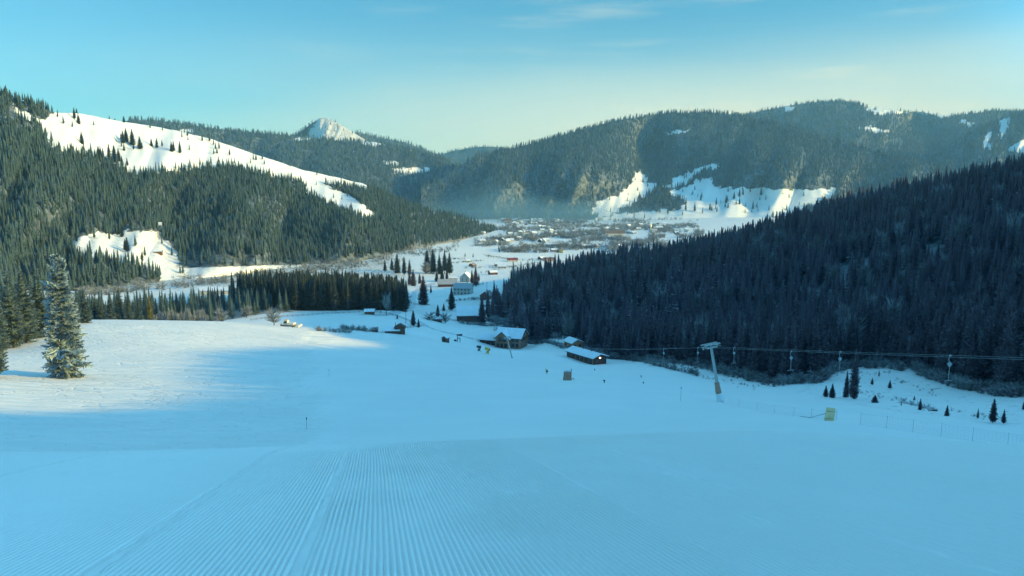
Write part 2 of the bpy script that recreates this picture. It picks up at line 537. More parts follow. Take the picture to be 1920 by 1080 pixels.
def smooth1(a, n):
    if n < 2: return a
    k = np.hanning(n + 2)[1:-1]; k /= k.sum()
    return np.convolve(np.pad(a, n, mode='edge'), k, 'same')[n:-n]


class Hill:
    def __init__(s, name, label, crest, foot, gamma=1.1, amp=60.0, fsc=90.0, seed=1, bumps=(), clear=(), nu=420, ntt=130, forest=1.0, grass=None, umin=None, umax=None, back=0.45, thin=0.0):
        u0 = min(c[0] for c in crest) if umin is None else umin
        u1 = max(c[0] for c in crest) if umax is None else umax
        s.u = np.linspace(u0, u1, nu); s.t = np.concatenate([[-0.06], np.linspace(0, 1, ntt), np.linspace(1.03, 1.5, 14)])
        vc = smooth1(interp_nodes(s.u, crest, 1), 7); Yc = smooth1(interp_nodes(s.u, crest, 2), 15)
        vf = smooth1(interp_nodes(s.u, foot, 1), 15); Yf = smooth1(interp_nodes(s.u, foot, 2), 15)
        vc = vc + 1.2 * fbm(s.u / 22.0, s.u * 0 + seed, seed + 3, 3)
        U, Tt = np.meshgrid(s.u, s.t)
        tc_ = np.clip(Tt, 0, 1)
        V = vf + (vc - vf) * tc_
        Y = Yf + (Yc - Yf) * tc_ ** gamma
        win = np.sin(math.pi * np.clip(tc_ * 0.97 + 0.015, 0, 1)) ** 0.6
        Y = Y + win * amp * (fbm(U / fsc, V / (fsc * 1.3), seed, 4) + 0.6 * (1 - 2 * np.abs(fbm(U / (fsc * 0.7) + V / (fsc * 1.6), V / (fsc * 3), seed + 40, 3))))
        for (bu, bv, su, sv, dy) in bumps:
            Y = Y + win * dy * np.exp(-((U - bu) / su) ** 2 - ((V - bv) / sv) ** 2)
        p = P(U, V, Y)
        bk = np.clip(Tt - 1, 0, 1)
        dY = bk * (Yc - Yf) * 1.2
        dirx = ray(U, V)[0]
        p[..., 1] += dY; p[..., 0] += dirx * dY; p[..., 2] -= dY * back + 0 * U
        p[..., 2] -= np.where(Tt < 0, 40.0, 0)
        s.p, s.U, s.V, s.T = p, U, V, Tt
        s.stray = 0.012 if name == 'left_hill' else 0.05
        s.clear = clear; s.seed = seed; s.thin = thin
        s.keepf = s.forest_at(U, V) * (forest(U, V) if callable(forest) else forest)
        ga = grass(U, V) if grass else np.zeros_like(U)
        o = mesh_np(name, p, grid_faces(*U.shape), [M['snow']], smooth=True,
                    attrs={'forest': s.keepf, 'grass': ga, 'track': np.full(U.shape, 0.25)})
        tag(o, label, kind='structure')

    def forest_at(s, U, V):
        f = np.ones(np.shape(U))
        for poly in s.clear:
            # ragged edges of the clearings
            Uj = U + 11 * fbm(U / 9.0, V / 7.0, s.seed + 5, 4); Vj = V + 6 * fbm(U / 8.0 + 50, V / 5.0, s.seed + 6, 4)
            f = np.where(inpoly(Uj, Vj, poly), 0.0, f)
        return f

    def sample(s, spacing, rng, tmax=1.04, tmin=0.0, extra=None):
        p = s.p; 
        ok = (s.T[:-1, :-1] >= tmin) & (s.T[1:, 1:] <= tmax)
        a = p[1:, :-1] - p[:-1, :-1]; b = p[:-1, 1:] - p[:-1, :-1]
        area = np.abs(a[..., 0] * b[..., 1] - a[..., 1] * b[..., 0])
        sl = np.linalg.norm(np.cross(a, b), axis=-1)
        area = 0.5 * (area + sl) * ok
        n = int(area.sum() / spacing ** 2)
        pr = (area / area.sum()).ravel()
        idx = rng.choice(pr.size, n, p=pr)
        i, j = np.unravel_index(idx, area.shape)
        fi, fj = rng.random(n)[:, None], rng.random(n)[:, None]
        q = (p[i, j] * (1 - fi) + p[i + 1, j] * fi) * (1 - fj) + (p[i, j + 1] * (1 - fi) + p[i + 1, j + 1] * fi) * fj
        u, v = proj(q)
        keep = (s.forest_at(u, v) > 0.5) | (rng.random(n) < s.stray)
        if s.thin > 0:
            keep &= rng.random(n) > s.thin * sstep(fbm(q[:, 0] / 120.0, q[:, 1] / 120.0, s.seed + 9, 4), 0.05, 0.4)
        if extra is not None: keep &= extra(u, v, rng.random(n))
        keep &= (u > -90) & (u < 2010)
        return q[keep]


MEADOW_A = [(78, 230), (105, 210), (150, 204), (300, 228), (480, 280), (560, 306), (690, 340), (692, 356), (610, 344), (520, 334), (430, 310), (340, 318), (255, 328), (230, 316), (195, 292), (140, 290), (98, 276)]
MEADOW_B = [(562, 336), (600, 342), (662, 368), (706, 404), (694, 412), (640, 394), (585, 368)]
MEADOW_C = [(133, 446), (190, 435), (226, 440), (236, 432), (292, 432), (325, 466), (338, 500), (320, 512), (285, 508), (255, 496), (200, 488), (145, 480)]
MEADOW_D = [(20, 196), (100, 236), (95, 244), (30, 212)]
MEADOW_E = [(782, 378), (835, 385), (845, 392), (790, 392)]
hill_c = Hill('left_hill', 'sunlit wooded hill with a long bright snow meadow along its crest',
              [(-260, 120, 1000), (0, 176, 1050), (60, 194, 1100), (100, 211, 1150), (150, 212, 1250), (220, 227, 1300), (300, 238, 1380), (400, 262, 1450), (480, 290, 1500),
               (560, 316, 1560), (680, 344, 1680), (740, 374, 1750), (800, 394, 1820), (870, 410, 1930), (930, 430, 2050), (965, 441, 2100)],
              [(-260, 600, 430), (0, 560, 500), (150, 548, 600), (300, 528, 740), (450, 513, 860), (600, 496, 1010), (700, 482, 1120), (780, 465, 1280), (850, 452, 1500), (900, 442, 1750), (930, 438, 2000), (965, 443, 2090)],
              gamma=1.25, amp=70, fsc=110, seed=2, bumps=[(535, 440, 22, 60, 70), (470, 420, 40, 80, -60), (650, 430, 60, 60, -50), (330, 380, 40, 60, 50), (100, 400, 60, 80, -50)],
              clear=[MEADOW_A, MEADOW_B, MEADOW_C, MEADOW_D, MEADOW_E], forest=lambda U, V: np.where((V > 503 - 0.03 * (U - 330)) & (U > 300), 0.12, 1.0) * np.where((U > 770) & (V > 398), 0.75, 1.0), nu=620, ntt=200, thin=0.35,
              grass=lambda U, V: 0.35 * inpoly(U, V, MEADOW_C) + 0.3 * sstep(V, 455, 500) * (U > 330) + 0.6 * (U > 760) * sstep(V, 385, 410))
hill_d = Hill('middle_mountain', 'hazy wooded mountain below the snowy peak',
              [(120, 250, 3300), (250, 224, 3400), (300, 226, 3420), (400, 241, 3500), (480, 249, 3550), (560, 256, 3600), (640, 264, 3650), (700, 266, 3700), (760, 279, 3700), (830, 297, 3600), (870, 327, 3500), (910, 356, 3400)],
              [(120, 412, 2650), (910, 412, 2700)], gamma=1.2, amp=150, fsc=120, seed=5, bumps=[(640, 330, 60, 50, -160), (800, 350, 40, 30, 150), (450, 300, 70, 40, 120)],
              clear=[[(733, 319), (760, 314), (800, 316), (806, 322), (780, 326), (738, 326)], [(548, 259), (590, 256), (590, 262), (552, 264)], [(672, 264), (700, 259), (738, 264), (730, 271), (690, 275)],
                     [(718, 305), (745, 303), (748, 311), (722, 312)], [(335, 244), (362, 240), (362, 251), (340, 252)], [(775, 277), (790, 279), (790, 283), (775, 282)], [(660, 284), (668, 283), (668, 288), (660, 288)]])
peak = Hill('snow_peak', 'bright bare snow peak rising behind the wooded mountain',
            [(500, 275, 4700), (540, 262, 4750), (565, 246, 4800), (585, 231, 4820), (600, 221, 4830), (613, 221, 4830), (640, 235, 4800), (665, 250, 4780), (690, 266, 4750), (730, 285, 4700)],
            [(500, 330, 4100), (730, 330, 4100)], gamma=1.0, amp=60, fsc=40, seed=8, bumps=[(560, 250, 22, 30, 420)], grass=lambda U, V: 0.6 + 0 * U,
            clear=[[(578, 250), (597, 223), (620, 218), (700, 262), (700, 300), (500, 300), (540, 262)]], nu=200, ntt=60)
knoll = Hill('wooded_knoll', 'dark wooded knoll beside the snowy peak',
             [(630, 268, 5300), (655, 256, 5320), (672, 247, 5350), (690, 252, 5350), (706, 257, 5380), (760, 268, 5400), (830, 292, 5400), (880, 320, 5300)],
             [(630, 345, 4600), (880, 345, 4600)], amp=80, fsc=60, seed=12, nu=160, ntt=50)
gap = Hill('far_ridge', 'far hazy blue ridge in the gap of the valley',
           [(780, 300, 6600), (850, 283, 6600), (905, 274, 6500), (940, 276, 6500), (1000, 290, 6500), (1060, 310, 6400)],
           [(780, 360, 5600), (1060, 360, 5600)], amp=120, fsc=60, seed=14, nu=160, ntt=50)
FM1 = [(1108, 404), (1120, 380), (1158, 366), (1180, 347), (1195, 341), (1230, 341), (1228, 352), (1222, 362), (1170, 388), (1150, 404)]
FM2 = [(1243, 352), (1262, 338), (1300, 318), (1345, 305), (1346, 312), (1300, 331), (1285, 345), (1262, 354)]
FM3 = [(1255, 362), (1290, 348), (1312, 336), (1333, 333), (1340, 352), (1400, 353), (1525, 357), (1570, 352), (1560, 370), (1510, 392), (1440, 412), (1100, 414), (1150, 402), (1200, 398), (1270, 392), (1290, 380)]
FM4 = [(1188, 330), (1200, 318), (1208, 330), (1212, 342), (1190, 342)]
hill_f = Hill('central_mountain', 'broad wooded mountain across the valley with snow meadows at its foot',
              [(790, 352, 2900), (830, 336, 3000), (860, 312, 3100), (900, 290, 3200), (960, 279, 3300), (1050, 255, 3500), (1150, 227, 3700), (1250, 212, 3800), (1330, 210, 3800), (1400, 217, 3800), (1450, 228, 3700), (1550, 258, 3500), (1640, 284, 3300), (1740, 307, 3200), (1830, 340, 3050)],
              [(790, 413, 2700), (1000, 413, 2720), (1150, 412, 2740), (1500, 410, 2760), (1830, 410, 2760)], gamma=1.15, amp=110, fsc=110, seed=21,
              bumps=[(1090, 310, 90, 60, -330), (1215, 285, 38, 60, 330), (1290, 300, 60, 50, 120), (1480, 320, 110, 50, -220), (960, 340, 60, 50, -120)],
              clear=[FM1, FM2, FM3, FM4, [(1245, 250), (1290, 243), (1285, 249), (1250, 254)]], nu=620, ntt=150)
hill_g = Hill('right_mountain', 'high wooded mountain on the far right with snow along its saddle',
              [(1330, 232, 5100), (1400, 214, 5200), (1480, 198, 5250), (1530, 191, 5300), (1590, 190, 5300), (1640, 205, 5200), (1700, 207, 5200), (1780, 217, 5200), (1820, 214, 5300), (1870, 207, 5400), (1920, 208, 5400), (2100, 190, 5400)],
              [(1330, 340, 4000), (2100, 340, 4000)], gamma=1.1, amp=190, fsc=110, seed=31, bumps=[(1580, 260, 60, 40, -250), (1720, 240, 50, 40, 250)],
              clear=[[(1618, 198), (1650, 204), (1720, 203), (1785, 214), (1775, 221), (1722, 211), (1655, 215), (1630, 210)], [(1610, 237), (1640, 238), (1668, 247), (1660, 252), (1625, 246)],
                     [(1800, 225), (1830, 230), (1826, 236), (1802, 232)], [(1470, 202), (1498, 198), (1492, 205), (1476, 210)]], nu=420, ntt=110)
hill_h = Hill('far_right_slope', 'steep shaded slope with snow streaks at the right edge',
              [(1720, 320, 4000), (1760, 285, 4050), (1800, 262, 4100), (1850, 234, 4150), (1900, 214, 4200), (1960, 200, 4200), (2100, 170, 4200)],
              [(1720, 350, 3300), (2100, 350, 3300)], amp=90, fsc=45, seed=41, nu=220, ntt=90,
              clear=[[(1895, 275), (1925, 258), (1990, 240), (1990, 290), (1890, 285)], [(1872, 230), (1892, 218), (1886, 250), (1872, 262)], [(1845, 252), (1860, 246), (1858, 282), (1848, 276)]], thin=0.5)
print('hills', time.time() - T0)

# ------------------------------------------------------------------ trees


class TB:
    """collects triangles of one tree of height 1: crown (0) and trunk (1)"""
    def __init__(s): s.v = []; s.f = []; s.fr = []; s.m = []; s.n = 0
    def add(s, pts, tris, frost, mat=0):
        pts = np.asarray(pts, float).reshape(-1, 3)
        s.v.append(pts); s.f.append(np.asarray(tris, int) + s.n)
        s.fr.append(np.broadcast_to(np.asarray(frost, float), (len(pts),)))
        s.m.append(np.full(len(tris), mat)); s.n += len(pts)
    def done(s):
        return dict(v=np.concatenate(s.v), f=np.concatenate(s.f), fr=np.concatenate(s.fr), m=np.concatenate(s.m))


def cone_pts(tb, z0, z1, r0, r1, k, mat, frost=0.0, jag=0.0, rng=None):
    a = np.arange(k) / k * 2 * math.pi
    j = 1 + (jag * (rng.random(k) - 0.5) if rng is not None else 0)
    lo = np.stack([np.cos(a) * r0 * j, np.sin(a) * r0 * j, np.full(k, z0)], -1)
    hi = np.stack([np.cos(a) * r1, np.sin(a) * r1, np.full(k, z1)], -1)
    f = []
    for i in range(k):
        n = (i + 1) % k
        f += [(i, n, k + n), (i, k + n, k + i)]
    tb.add(np.concatenate([lo, hi]), f, frost, mat)


def spruce(rng, levels, nbr, twigs, rmax=0.13, power=0.8, base=0.05, droop=0.5, inner=0.5, lushness=1.0, frost=0.5):
    tb = TB()
    cone_pts(tb, -0.03, 0.93, 0.011, 0.002, 6 if twigs > 3 else 4, 1)
    prof = lambda h: rmax * (max(0.0, 1 - h) ** power) * min(1.0, 0.55 + 0.45 * (h - base) / 0.14 if h < base + 0.14 else 1.0)
    if inner > 0:
        k = 7
        hs = [base + 0.02, base + 0.16, 0.45, 0.72, 0.93]
        for i in range(4):
            cone_pts(tb, hs[i], hs[i + 1] + 0.03, prof(hs[i]) * inner, prof(hs[i + 1]) * inner * 0.9, k, 0, 0.3 * frost, 0.6, rng)
    for li in range(levels):
        h = base + (0.985 - base) * ((li + 0.5) / levels) ** 0.95
        n = max(3, int(round(nbr * (1.0 if h < 0.7 else 0.7))))
        off = rng.random() * 6.28
        for b in range(n):
            if rng.random() < 0.05: continue
            ph = off + 6.283 * b / n + rng.normal(0, 0.2)
            hh = h + rng.normal(0, 0.35 / levels)
            L = prof(h) * rng.uniform(0.6, 1.18) * (1.25 if rng.random() < 0.08 else 1) + 0.008
            ux, uy = math.cos(ph), math.sin(ph)
            rise = (0.55 if h > 0.85 else 0.05) - droop * (1 - h) * rng.uniform(0.6, 1.2)
            fr0 = frost * rng.uniform(0.4, 1.5)
            z = lambda q: hh + L * (rise * q + 0.28 * q ** 3 - 0.1)
            pt = lambda q: np.array([ux * L * q, uy * L * q, z(q)])
            wd = min(0.5 * L, 0.045 * (0.35 + lushness)) * (1.0 if twigs > 3 else 1.5)
            lat = np.array([-uy, ux, 0.0])
            if twigs <= 1:
                a = pt(0.05); m1 = pt(0.6) + lat * wd; m2 = pt(0.6) - lat * wd; e = pt(1.0); e[2] -= 0.25 * L
                tb.add([a, m1, m2, e], [(0, 1, 3), (0, 3, 2)], [0.0, fr0 * 0.8, fr0 * 0.7, fr0])
                continue
            # spine
            a, mid, e = pt(0.0), pt(0.5), pt(1.0)
            up = np.array([0, 0, 0.006])
            tb.add([a + lat * wd * 0.2, a - lat * wd * 0.2, mid + up, e], [(0, 2, 1), (0, 3, 2), (1, 2, 3)], [0, 0, fr0 * 0.8, fr0])
            for kx in range(twigs):
                q = 0.12 + 0.84 * (kx + rng.random() * 0.8) / twigs
                for sgn in (-1, 1):
                    ww = wd * (1.1 - 0.7 * q) * rng.uniform(0.7, 1.3)
                    hang = rng.uniform(0.1, 0.75) * ww + 0.2 * ww * lushness
                    p0 = pt(q - 0.10); p1 = pt(min(1, q + 0.10)); tip = pt(min(1.05, q + 0.2)) + lat * sgn * ww; tip[2] -= hang
                    tb.add([p0, p1, tip], [(0, 1, 2)], [fr0 * 0.25, fr0 * 0.45, fr0 * rng.uniform(0.5, 1.3)])
                if twigs > 4 and rng.random() < 0.8:
                    p0 = pt(q - 0.06); p1 = pt(min(1, q + 0.06)); tip = pt(q) + lat * rng.normal(0, 0.2) * wd; tip[2] -= wd * rng.uniform(0.5, 1.0)
                    tb.add([p0, p1, tip], [(0, 1, 2)], [fr0 * 0.3, fr0 * 0.3, fr0 * 0.6])
    return tb.done()


def far_spruce(rng, tiers=5, k=7, rmax=0.15, power=0.85):
    tb = TB()
    cone_pts(tb, -0.03, 0.2, 0.013, 0.010, 3, 1)
    for i in range(tiers):
        h0 = 0.06 + 0.80 * i / tiers
        h1 = min(1.0, h0 + 1.75 / tiers * 0.62 + 0.04) if i < tiers - 1 else 1.0
        r = rmax * (1 - h0) ** power
        a = (np.arange(2 * k) + rng.random()) / (2 * k) * 2 * math.pi
        rr = r * np.where(np.arange(2 * k) % 2 == 0, rng.uniform(0.8, 1.25, 2 * k), rng.uniform(0.38, 0.6, 2 * k))
        zz = h0 + rng.normal(0, 0.018, 2 * k) + np.where(np.arange(2 * k) % 2 == 0, -0.01, 0.04)
        ring = np.stack([np.cos(a) * rr, np.sin(a) * rr, zz], -1)
        f = [(j, (j + 1) % (2 * k), 2 * k) for j in range(2 * k)]
        tb.add(np.concatenate([ring, [[rng.normal(0, 0.004), rng.normal(0, 0.004), h1]]]), f,
               np.concatenate([np.where(np.arange(2 * k) % 2 == 0, rng.uniform(0.35, 1.0, 2 * k), 0.12), [0.35]]))
    return tb.done()


def bare(rng, n=90, spread=0.36, stem=0.25, wdt=0.012):
    """leafless deciduous crown: trunk, limbs and many fine twigs"""
    tb = TB()
    cone_pts(tb, -0.04, stem + 0.35, 0.022, 0.006, 5, 1)
    for i in range(n):
        h = stem + (0.75 - stem) * rng.random() ** 1.2
        ph = rng.random() * 6.283
        r = spread * math.sqrt(rng.random()) * (1.0 if h < 0.7 else 0.7)
        top = np.array([math.cos(ph) * r, math.sin(ph) * r, min(1.0, h + 0.12 + 0.35 * rng.random() * (1 - r / spread * 0.4))])
        st = np.array([top[0] * 0.12, top[1] * 0.12, h * 0.9])
        d = top - st; sd = np.cross(d, rng.normal(size=3)); sd /= np.linalg.norm(sd) + 1e-6
        m = st + d * 0.55 + np.array([0, 0, -0.03])
        tb.add([st - sd * wdt, st + sd * wdt, m + sd * wdt * 0.8, top], [(0, 1, 2), (0, 2, 3)], [0.1, 0.1, 0.5, 1.0])
        for _ in range(3):
            q = st + d * rng.uniform(0.35, 0.9)
            t2 = q + d * 0.3 + rng.normal(0, 0.07, 3)
            tb.add([q - sd * wdt * 0.5, q + sd * wdt * 0.5, t2], [(0, 1, 2)], [0.4, 0.4, 1.1])
    return tb.done()


NEAR = [spruce(RNG, 36, 11, 8, rmax=r_, power=p_, base=b_, droop=0.55, inner=0.55, lushness=0.5, frost=0.6) for r_, p_, b_ in
        ((0.13, 0.8, 0.05), (0.145, 0.9, 0.09), (0.115, 0.75, 0.12), (0.155, 0.85, 0.04), (0.125, 0.95, 0.16), (0.14, 0.7, 0.07))]
MID = [spruce(RNG, 17, 7, 3, rmax=r_, power=p_, base=0.07, droop=0.5, inner=0.5, frost=0.55) for r_, p_ in
       ((0.13, 0.8), (0.145, 0.9), (0.115, 0.75), (0.15, 0.85), (0.125, 1.0))]
LOW = [spruce(RNG, 10, 6, 1, rmax=r_, power=p_, base=0.07, droop=0.45, inner=0.6, frost=0.6) for r_, p_ in ((0.14, 0.8), (0.155, 0.9), (0.125, 0.75), (0.15, 1.0))]
FAR = [far_spruce(RNG, 4, 4, r_, p_) for r_, p_ in ((0.16, 0.8), (0.18, 0.9), (0.145, 0.75), (0.17, 1.0))]
BARE = [bare(RNG, 110, s_, t_) for s_, t_ in ((0.36, 0.2), (0.28, 0.25), (0.42, 0.15))]
BUSH = [bare(RNG, 70, s_, 0.02, 0.018) for s_ in (0.6, 0.75, 0.5)]


def forest(name, label, pts, hts, variants, mats, kind='stuff', rs=(0.85, 1.2), rng=None, frost=(0.5, 1.3), parent=None):
    """one mesh of many trees (stuff: nobody could count them)"""
    rng = rng or np.random.default_rng(len(pts) + 5)
    pts = np.asarray(pts, float); n = len(pts)
    vi = rng.integers(0, len(variants), n)
    V = []; Fc = []; FR = []; TN = []; MI = []; off = 0
    for k, var in enumerate(variants):
        ii = np.nonzero(vi == k)[0]
        if len(ii) == 0: continue
        h = np.asarray(hts)[ii]; a = rng.random(len(ii)) * 6.283; r = h * rng.uniform(*rs, len(ii))
        c, s_ = np.cos(a), np.sin(a)
        v = var['v']
        X = (v[None, :, 0] * c[:, None] - v[None, :, 1] * s_[:, None]) * r[:, None] + pts[ii, 0:1]
        Y = (v[None, :, 0] * s_[:, None] + v[None, :, 1] * c[:, None]) * r[:, None] + pts[ii, 1:2]
        lx = rng.normal(0, 0.02, len(ii)) * h
        X = X + lx[:, None] * v[None, :, 2]
        Z = v[None, :, 2] * h[:, None] + pts[ii, 2:3]
        V.append(np.stack([X, Y, Z], -1).reshape(-1, 3).astype(np.float32))
        nv = len(v)
        Fc.append((var['f'][None] + (np.arange(len(ii)) * nv)[:, None, None] + off).reshape(-1, 3).astype(np.int32))
        FR.append((var['fr'][None] * rng.uniform(*frost, len(ii))[:, None]).ravel())
        TN.append(np.repeat(rng.random(len(ii)) * 1.4, nv))
        MI.append(np.tile(var['m'], len(ii)))
        off += nv * len(ii)
    o = mesh_np(name, np.concatenate(V), np.concatenate(Fc), mats, mi=np.concatenate(MI), attrs={'frost': np.concatenate(FR), 'tone': np.concatenate(TN)})
    return tag(o, label, kind=kind)


_cache = {}


def tree_meshes(key, var, needle, rng_seed=0):
    """(crown mesh, trunk mesh) shared by all copies of this variety"""
    k = (key, needle)
    if k in _cache: return _cache[k]
    out = []
    for mat, nm, mt in ((0, 'crown', M[needle]), (1, 'trunk', M['bark'])):
        f = var['f'][var['m'] == mat]
        used, inv = np.unique(f, return_inverse=True)
        tone = 0.3 + 0.8 * ((hash(key) % 97) / 97.0)
        o = mesh_np(nm, var['v'][used], inv.reshape(-1, 3), [mt], attrs={'frost': var['fr'][used], 'tone': np.full(len(used), tone)})
        me = o.data; bpy.data.objects.remove(o); out.append(me)
    _cache[k] = out
    return out


N_IND = {}


def tree(name, label, p, h, key, var, needle='needles', group=None, cat='tree', wide=1.0, rot=None):
    r_ = random.uniform(0, 6.28) if rot is None else rot
    e = bpy.data.objects.new(name, None); COL.objects.link(e)
    e.empty_display_size = 0.5
    e.location = p; e.rotation_euler = (0, 0, r_); e.scale = (h * wide, h * wide, h)
    tag(e, label, cat, group)
    cm, tm = tree_meshes(key, var, needle)
    for nm, me in (('crown', cm), ('trunk', tm)):
        c = bpy.data.objects.new(nm, me); COL.objects.link(c); c.parent = e
    N_IND[name] = N_IND.get(name, 0) + 1
    return e


def jgrid(x0, x1, y0, y1, sp, rng):
    gx, gy = np.meshgrid(np.arange(x0, x1, sp), np.arange(y0, y1, sp))
    gx = gx + rng.uniform(-0.45, 0.45, gx.shape) * sp; gy = gy + rng.uniform(-0.45, 0.45, gy.shape) * sp
    return gx.ravel(), gy.ravel()


# ---- the shaded wood on the right-hand hill
px_, py_ = jgrid(-70, 780, -90, 1060, 5.4, RNG)
k_ = inpoly(px_, py_, FPOLY)
px_, py_ = px_[k_], py_[k_]
pz_ = ground(px_, py_)
fu, fv = proj(np.stack([px_, py_, pz_ + 12], -1))
k_ = ((fu > -100) & (fu < 2500)) | (RNG.random(len(px_)) < 1.1)
k_ &= (RNG.random(len(px_)) < np.where(fu > 1990, 1.0, 0.88))
px_, py_, pz_, fu, fv = px_[k_], py_[k_], pz_[k_], fu[k_], fv[k_]
ph_ = RNG.uniform(11, 22.5, len(px_)) * (0.82 + 0.36 * vnoise(px_ / 45, py_ / 45, 4))
oo = fu > 1990  # trees out of view: even heights, so their shadow edge has no streaks
ph_ = np.where(oo, RNG.uniform(17.5, 20.5, len(px_)), ph_)
inview = (fu > 890) & (fu < 1915) & (py_ > 100)
size = np.where(inview, ph_ / np.maximum(py_, 1), 0)
# front edge: nothing nearer to the viewer in the same column
bins = {}
order = np.argsort(py_)
front = np.zeros(len(px_), bool)
for i in order:
    if not inview[i]: continue
    b = int(fu[i] // 9)
    if bins.get(b, 0) < 2:
        front[i] = True; bins[b] = bins.get(b, 0) + 1
cand = np.nonzero(front)[0]
cand = cand[np.argsort(-size[cand])][:135]
ind = np.zeros(len(px_), bool); ind[cand] = True
for i in cand:
    k = random.randrange(len(NEAR))
    tree('spruce_tree', 'dark shaded spruce standing in the front rows of the big wood right of the piste', (px_[i], py_[i], pz_[i] - 0.2), ph_[i], 'near%d' % k, NEAR[k],
         'needles_shaded', 'spruces in the front rows of the shaded wood')
rest = ~ind
gapn = fbm(px_ / 22.0, py_ / 22.0, 91, 3)
rest &= ~((gapn < -0.32) & inview & (py_ > 240))
barew = rest & inview & (RNG.random(len(px_)) < 0.05)
rest &= ~barew
nearr = rest & (py_ < 430) & (fu < 2300) & (py_ > 60)
farr = rest & ~nearr
allp = np.stack([px_, py_, pz_ - 0.2], -1)
DM = [M['needles_shaded'], M['bark']]
# one wood, one object: nearer trees finer, farther trees coarser
wood_near = forest('spruce_wood', 'dark shaded spruce wood covering the whole hill on the right', allp[nearr], ph_[nearr], MID, DM, rs=(1.05, 1.6), frost=(0.2, 1.7))
wood_far = forest('spruce_wood_far', 'dark shaded spruce wood', allp[farr], ph_[farr], LOW, DM, rs=(1.05, 1.6), frost=(0.2, 1.7))


def join_into(a, b):
    """append the mesh b to the mesh a (plain data, no operators)"""
    bm = None
    A, B = a.data, b.data
    def arr(me):
        n = len(me.vertices); co = np.empty(n * 3, np.float32); me.vertices.foreach_get('co', co)
        lf = np.empty(len(me.loops), np.int32); me.loops.foreach_get('vertex_index', lf)
        mi = np.empty(len(me.polygons), np.int32); me.polygons.foreach_get('material_index', mi)
        at_ = {}
        for q in ('frost', 'tone'):
            x = np.empty(n, np.float32); me.attributes[q].data.foreach_get('value', x); at_[q] = x
        return co.reshape(-1, 3), lf.reshape(-1, 3), mi, at_
    ca, fa, ma, ta = arr(A); cb, fb, mb, tb = arr(B)
    name, label, kind = a.name, a['label'], a['kind']; mats = list(A.materials)
    bpy.data.objects.remove(a); bpy.data.objects.remove(b); bpy.data.meshes.remove(A); bpy.data.meshes.remove(B)
    o = mesh_np(name, np.concatenate([ca, cb]), np.concatenate([fa, fb + len(ca)]), mats, mi=np.concatenate([ma, mb]),
                attrs={q: np.concatenate([ta[q], tb[q]]) for q in ta})
    return tag(o, label, kind=kind)


wood_near = join_into(wood_near, wood_far)
forest('leafless_wood', 'frosted leafless trees sprinkled through the shaded spruce wood', allp[barew], ph_[barew] * 0.85, BARE, [M['twigs'], M['bark']], rs=(0.7, 1.1))
print('right wood', len(px_), time.time() - T0)

# ---- sunlit forest of the left hill, and the forests of the mountains
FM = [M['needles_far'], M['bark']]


def thin_c(u, v, r):
    d = np.ones(np.shape(u))
    d = np.where((v > 478) & (u > 330) & (u < 720), 0.5, d)
    d = np.where((v > 503 - 0.03 * (u - 330)) & (u > 300), 0.05, d)
    d = np.where((u > 770) & (v > 395), 0.62, d)
    d = np.where(inpoly(u, v, [(455, 372), (500, 362), (545, 400), (540, 425), (490, 420)]), 0.4, d)
    d = np.where(inpoly(u, v, [(-20, 190), (100, 232), (95, 262), (40, 250), (-20, 225)]), 0.45, d)
    return r < d


pc = hill_c.sample(5.6, RNG, 1.03, 0.0, thin_c)
forest('sunlit_wood', 'grey green sunlit conifer wood covering the hill on the left', pc, RNG.uniform(9, 17.5, len(pc)), LOW, [M['needles_frost'], M['bark']], frost=(0.4, 1.4), rs=(1.15, 1.7))
print('left wood', len(pc), time.time() - T0)
for hl, nm, lab, sp_, hh in ((hill_d, 'middle_mountain_wood', 'hazy conifer wood on the mountain below the snowy peak', 12.5, (16, 26)),
                             (hill_f, 'central_mountain_wood', 'hazy conifer wood on the broad mountain across the valley', 12.0, (15, 25)),
                             (hill_g, 'right_mountain_wood', 'hazy conifer wood on the high mountain at the far right', 17.0, (20, 30)),
                             (hill_h, 'far_slope_wood', 'hazy conifer wood on the steep slope at the right edge', 14.0, (18, 28)),
                             (knoll, 'knoll_wood', 'conifers on the dark knoll beside the snowy peak', 18.0, (20, 32)),
                             (peak, 'peak_wood', 'conifers below the bare snowy peak', 16.0, (16, 28)),
                             (gap, 'far_ridge_wood', 'conifers on the far ridge in the gap', 24.0, (22, 32))):
    q = hl.sample(sp_, RNG, 1.03)
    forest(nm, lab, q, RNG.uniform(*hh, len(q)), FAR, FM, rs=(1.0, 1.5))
    print(nm, len(q), time.time() - T0)

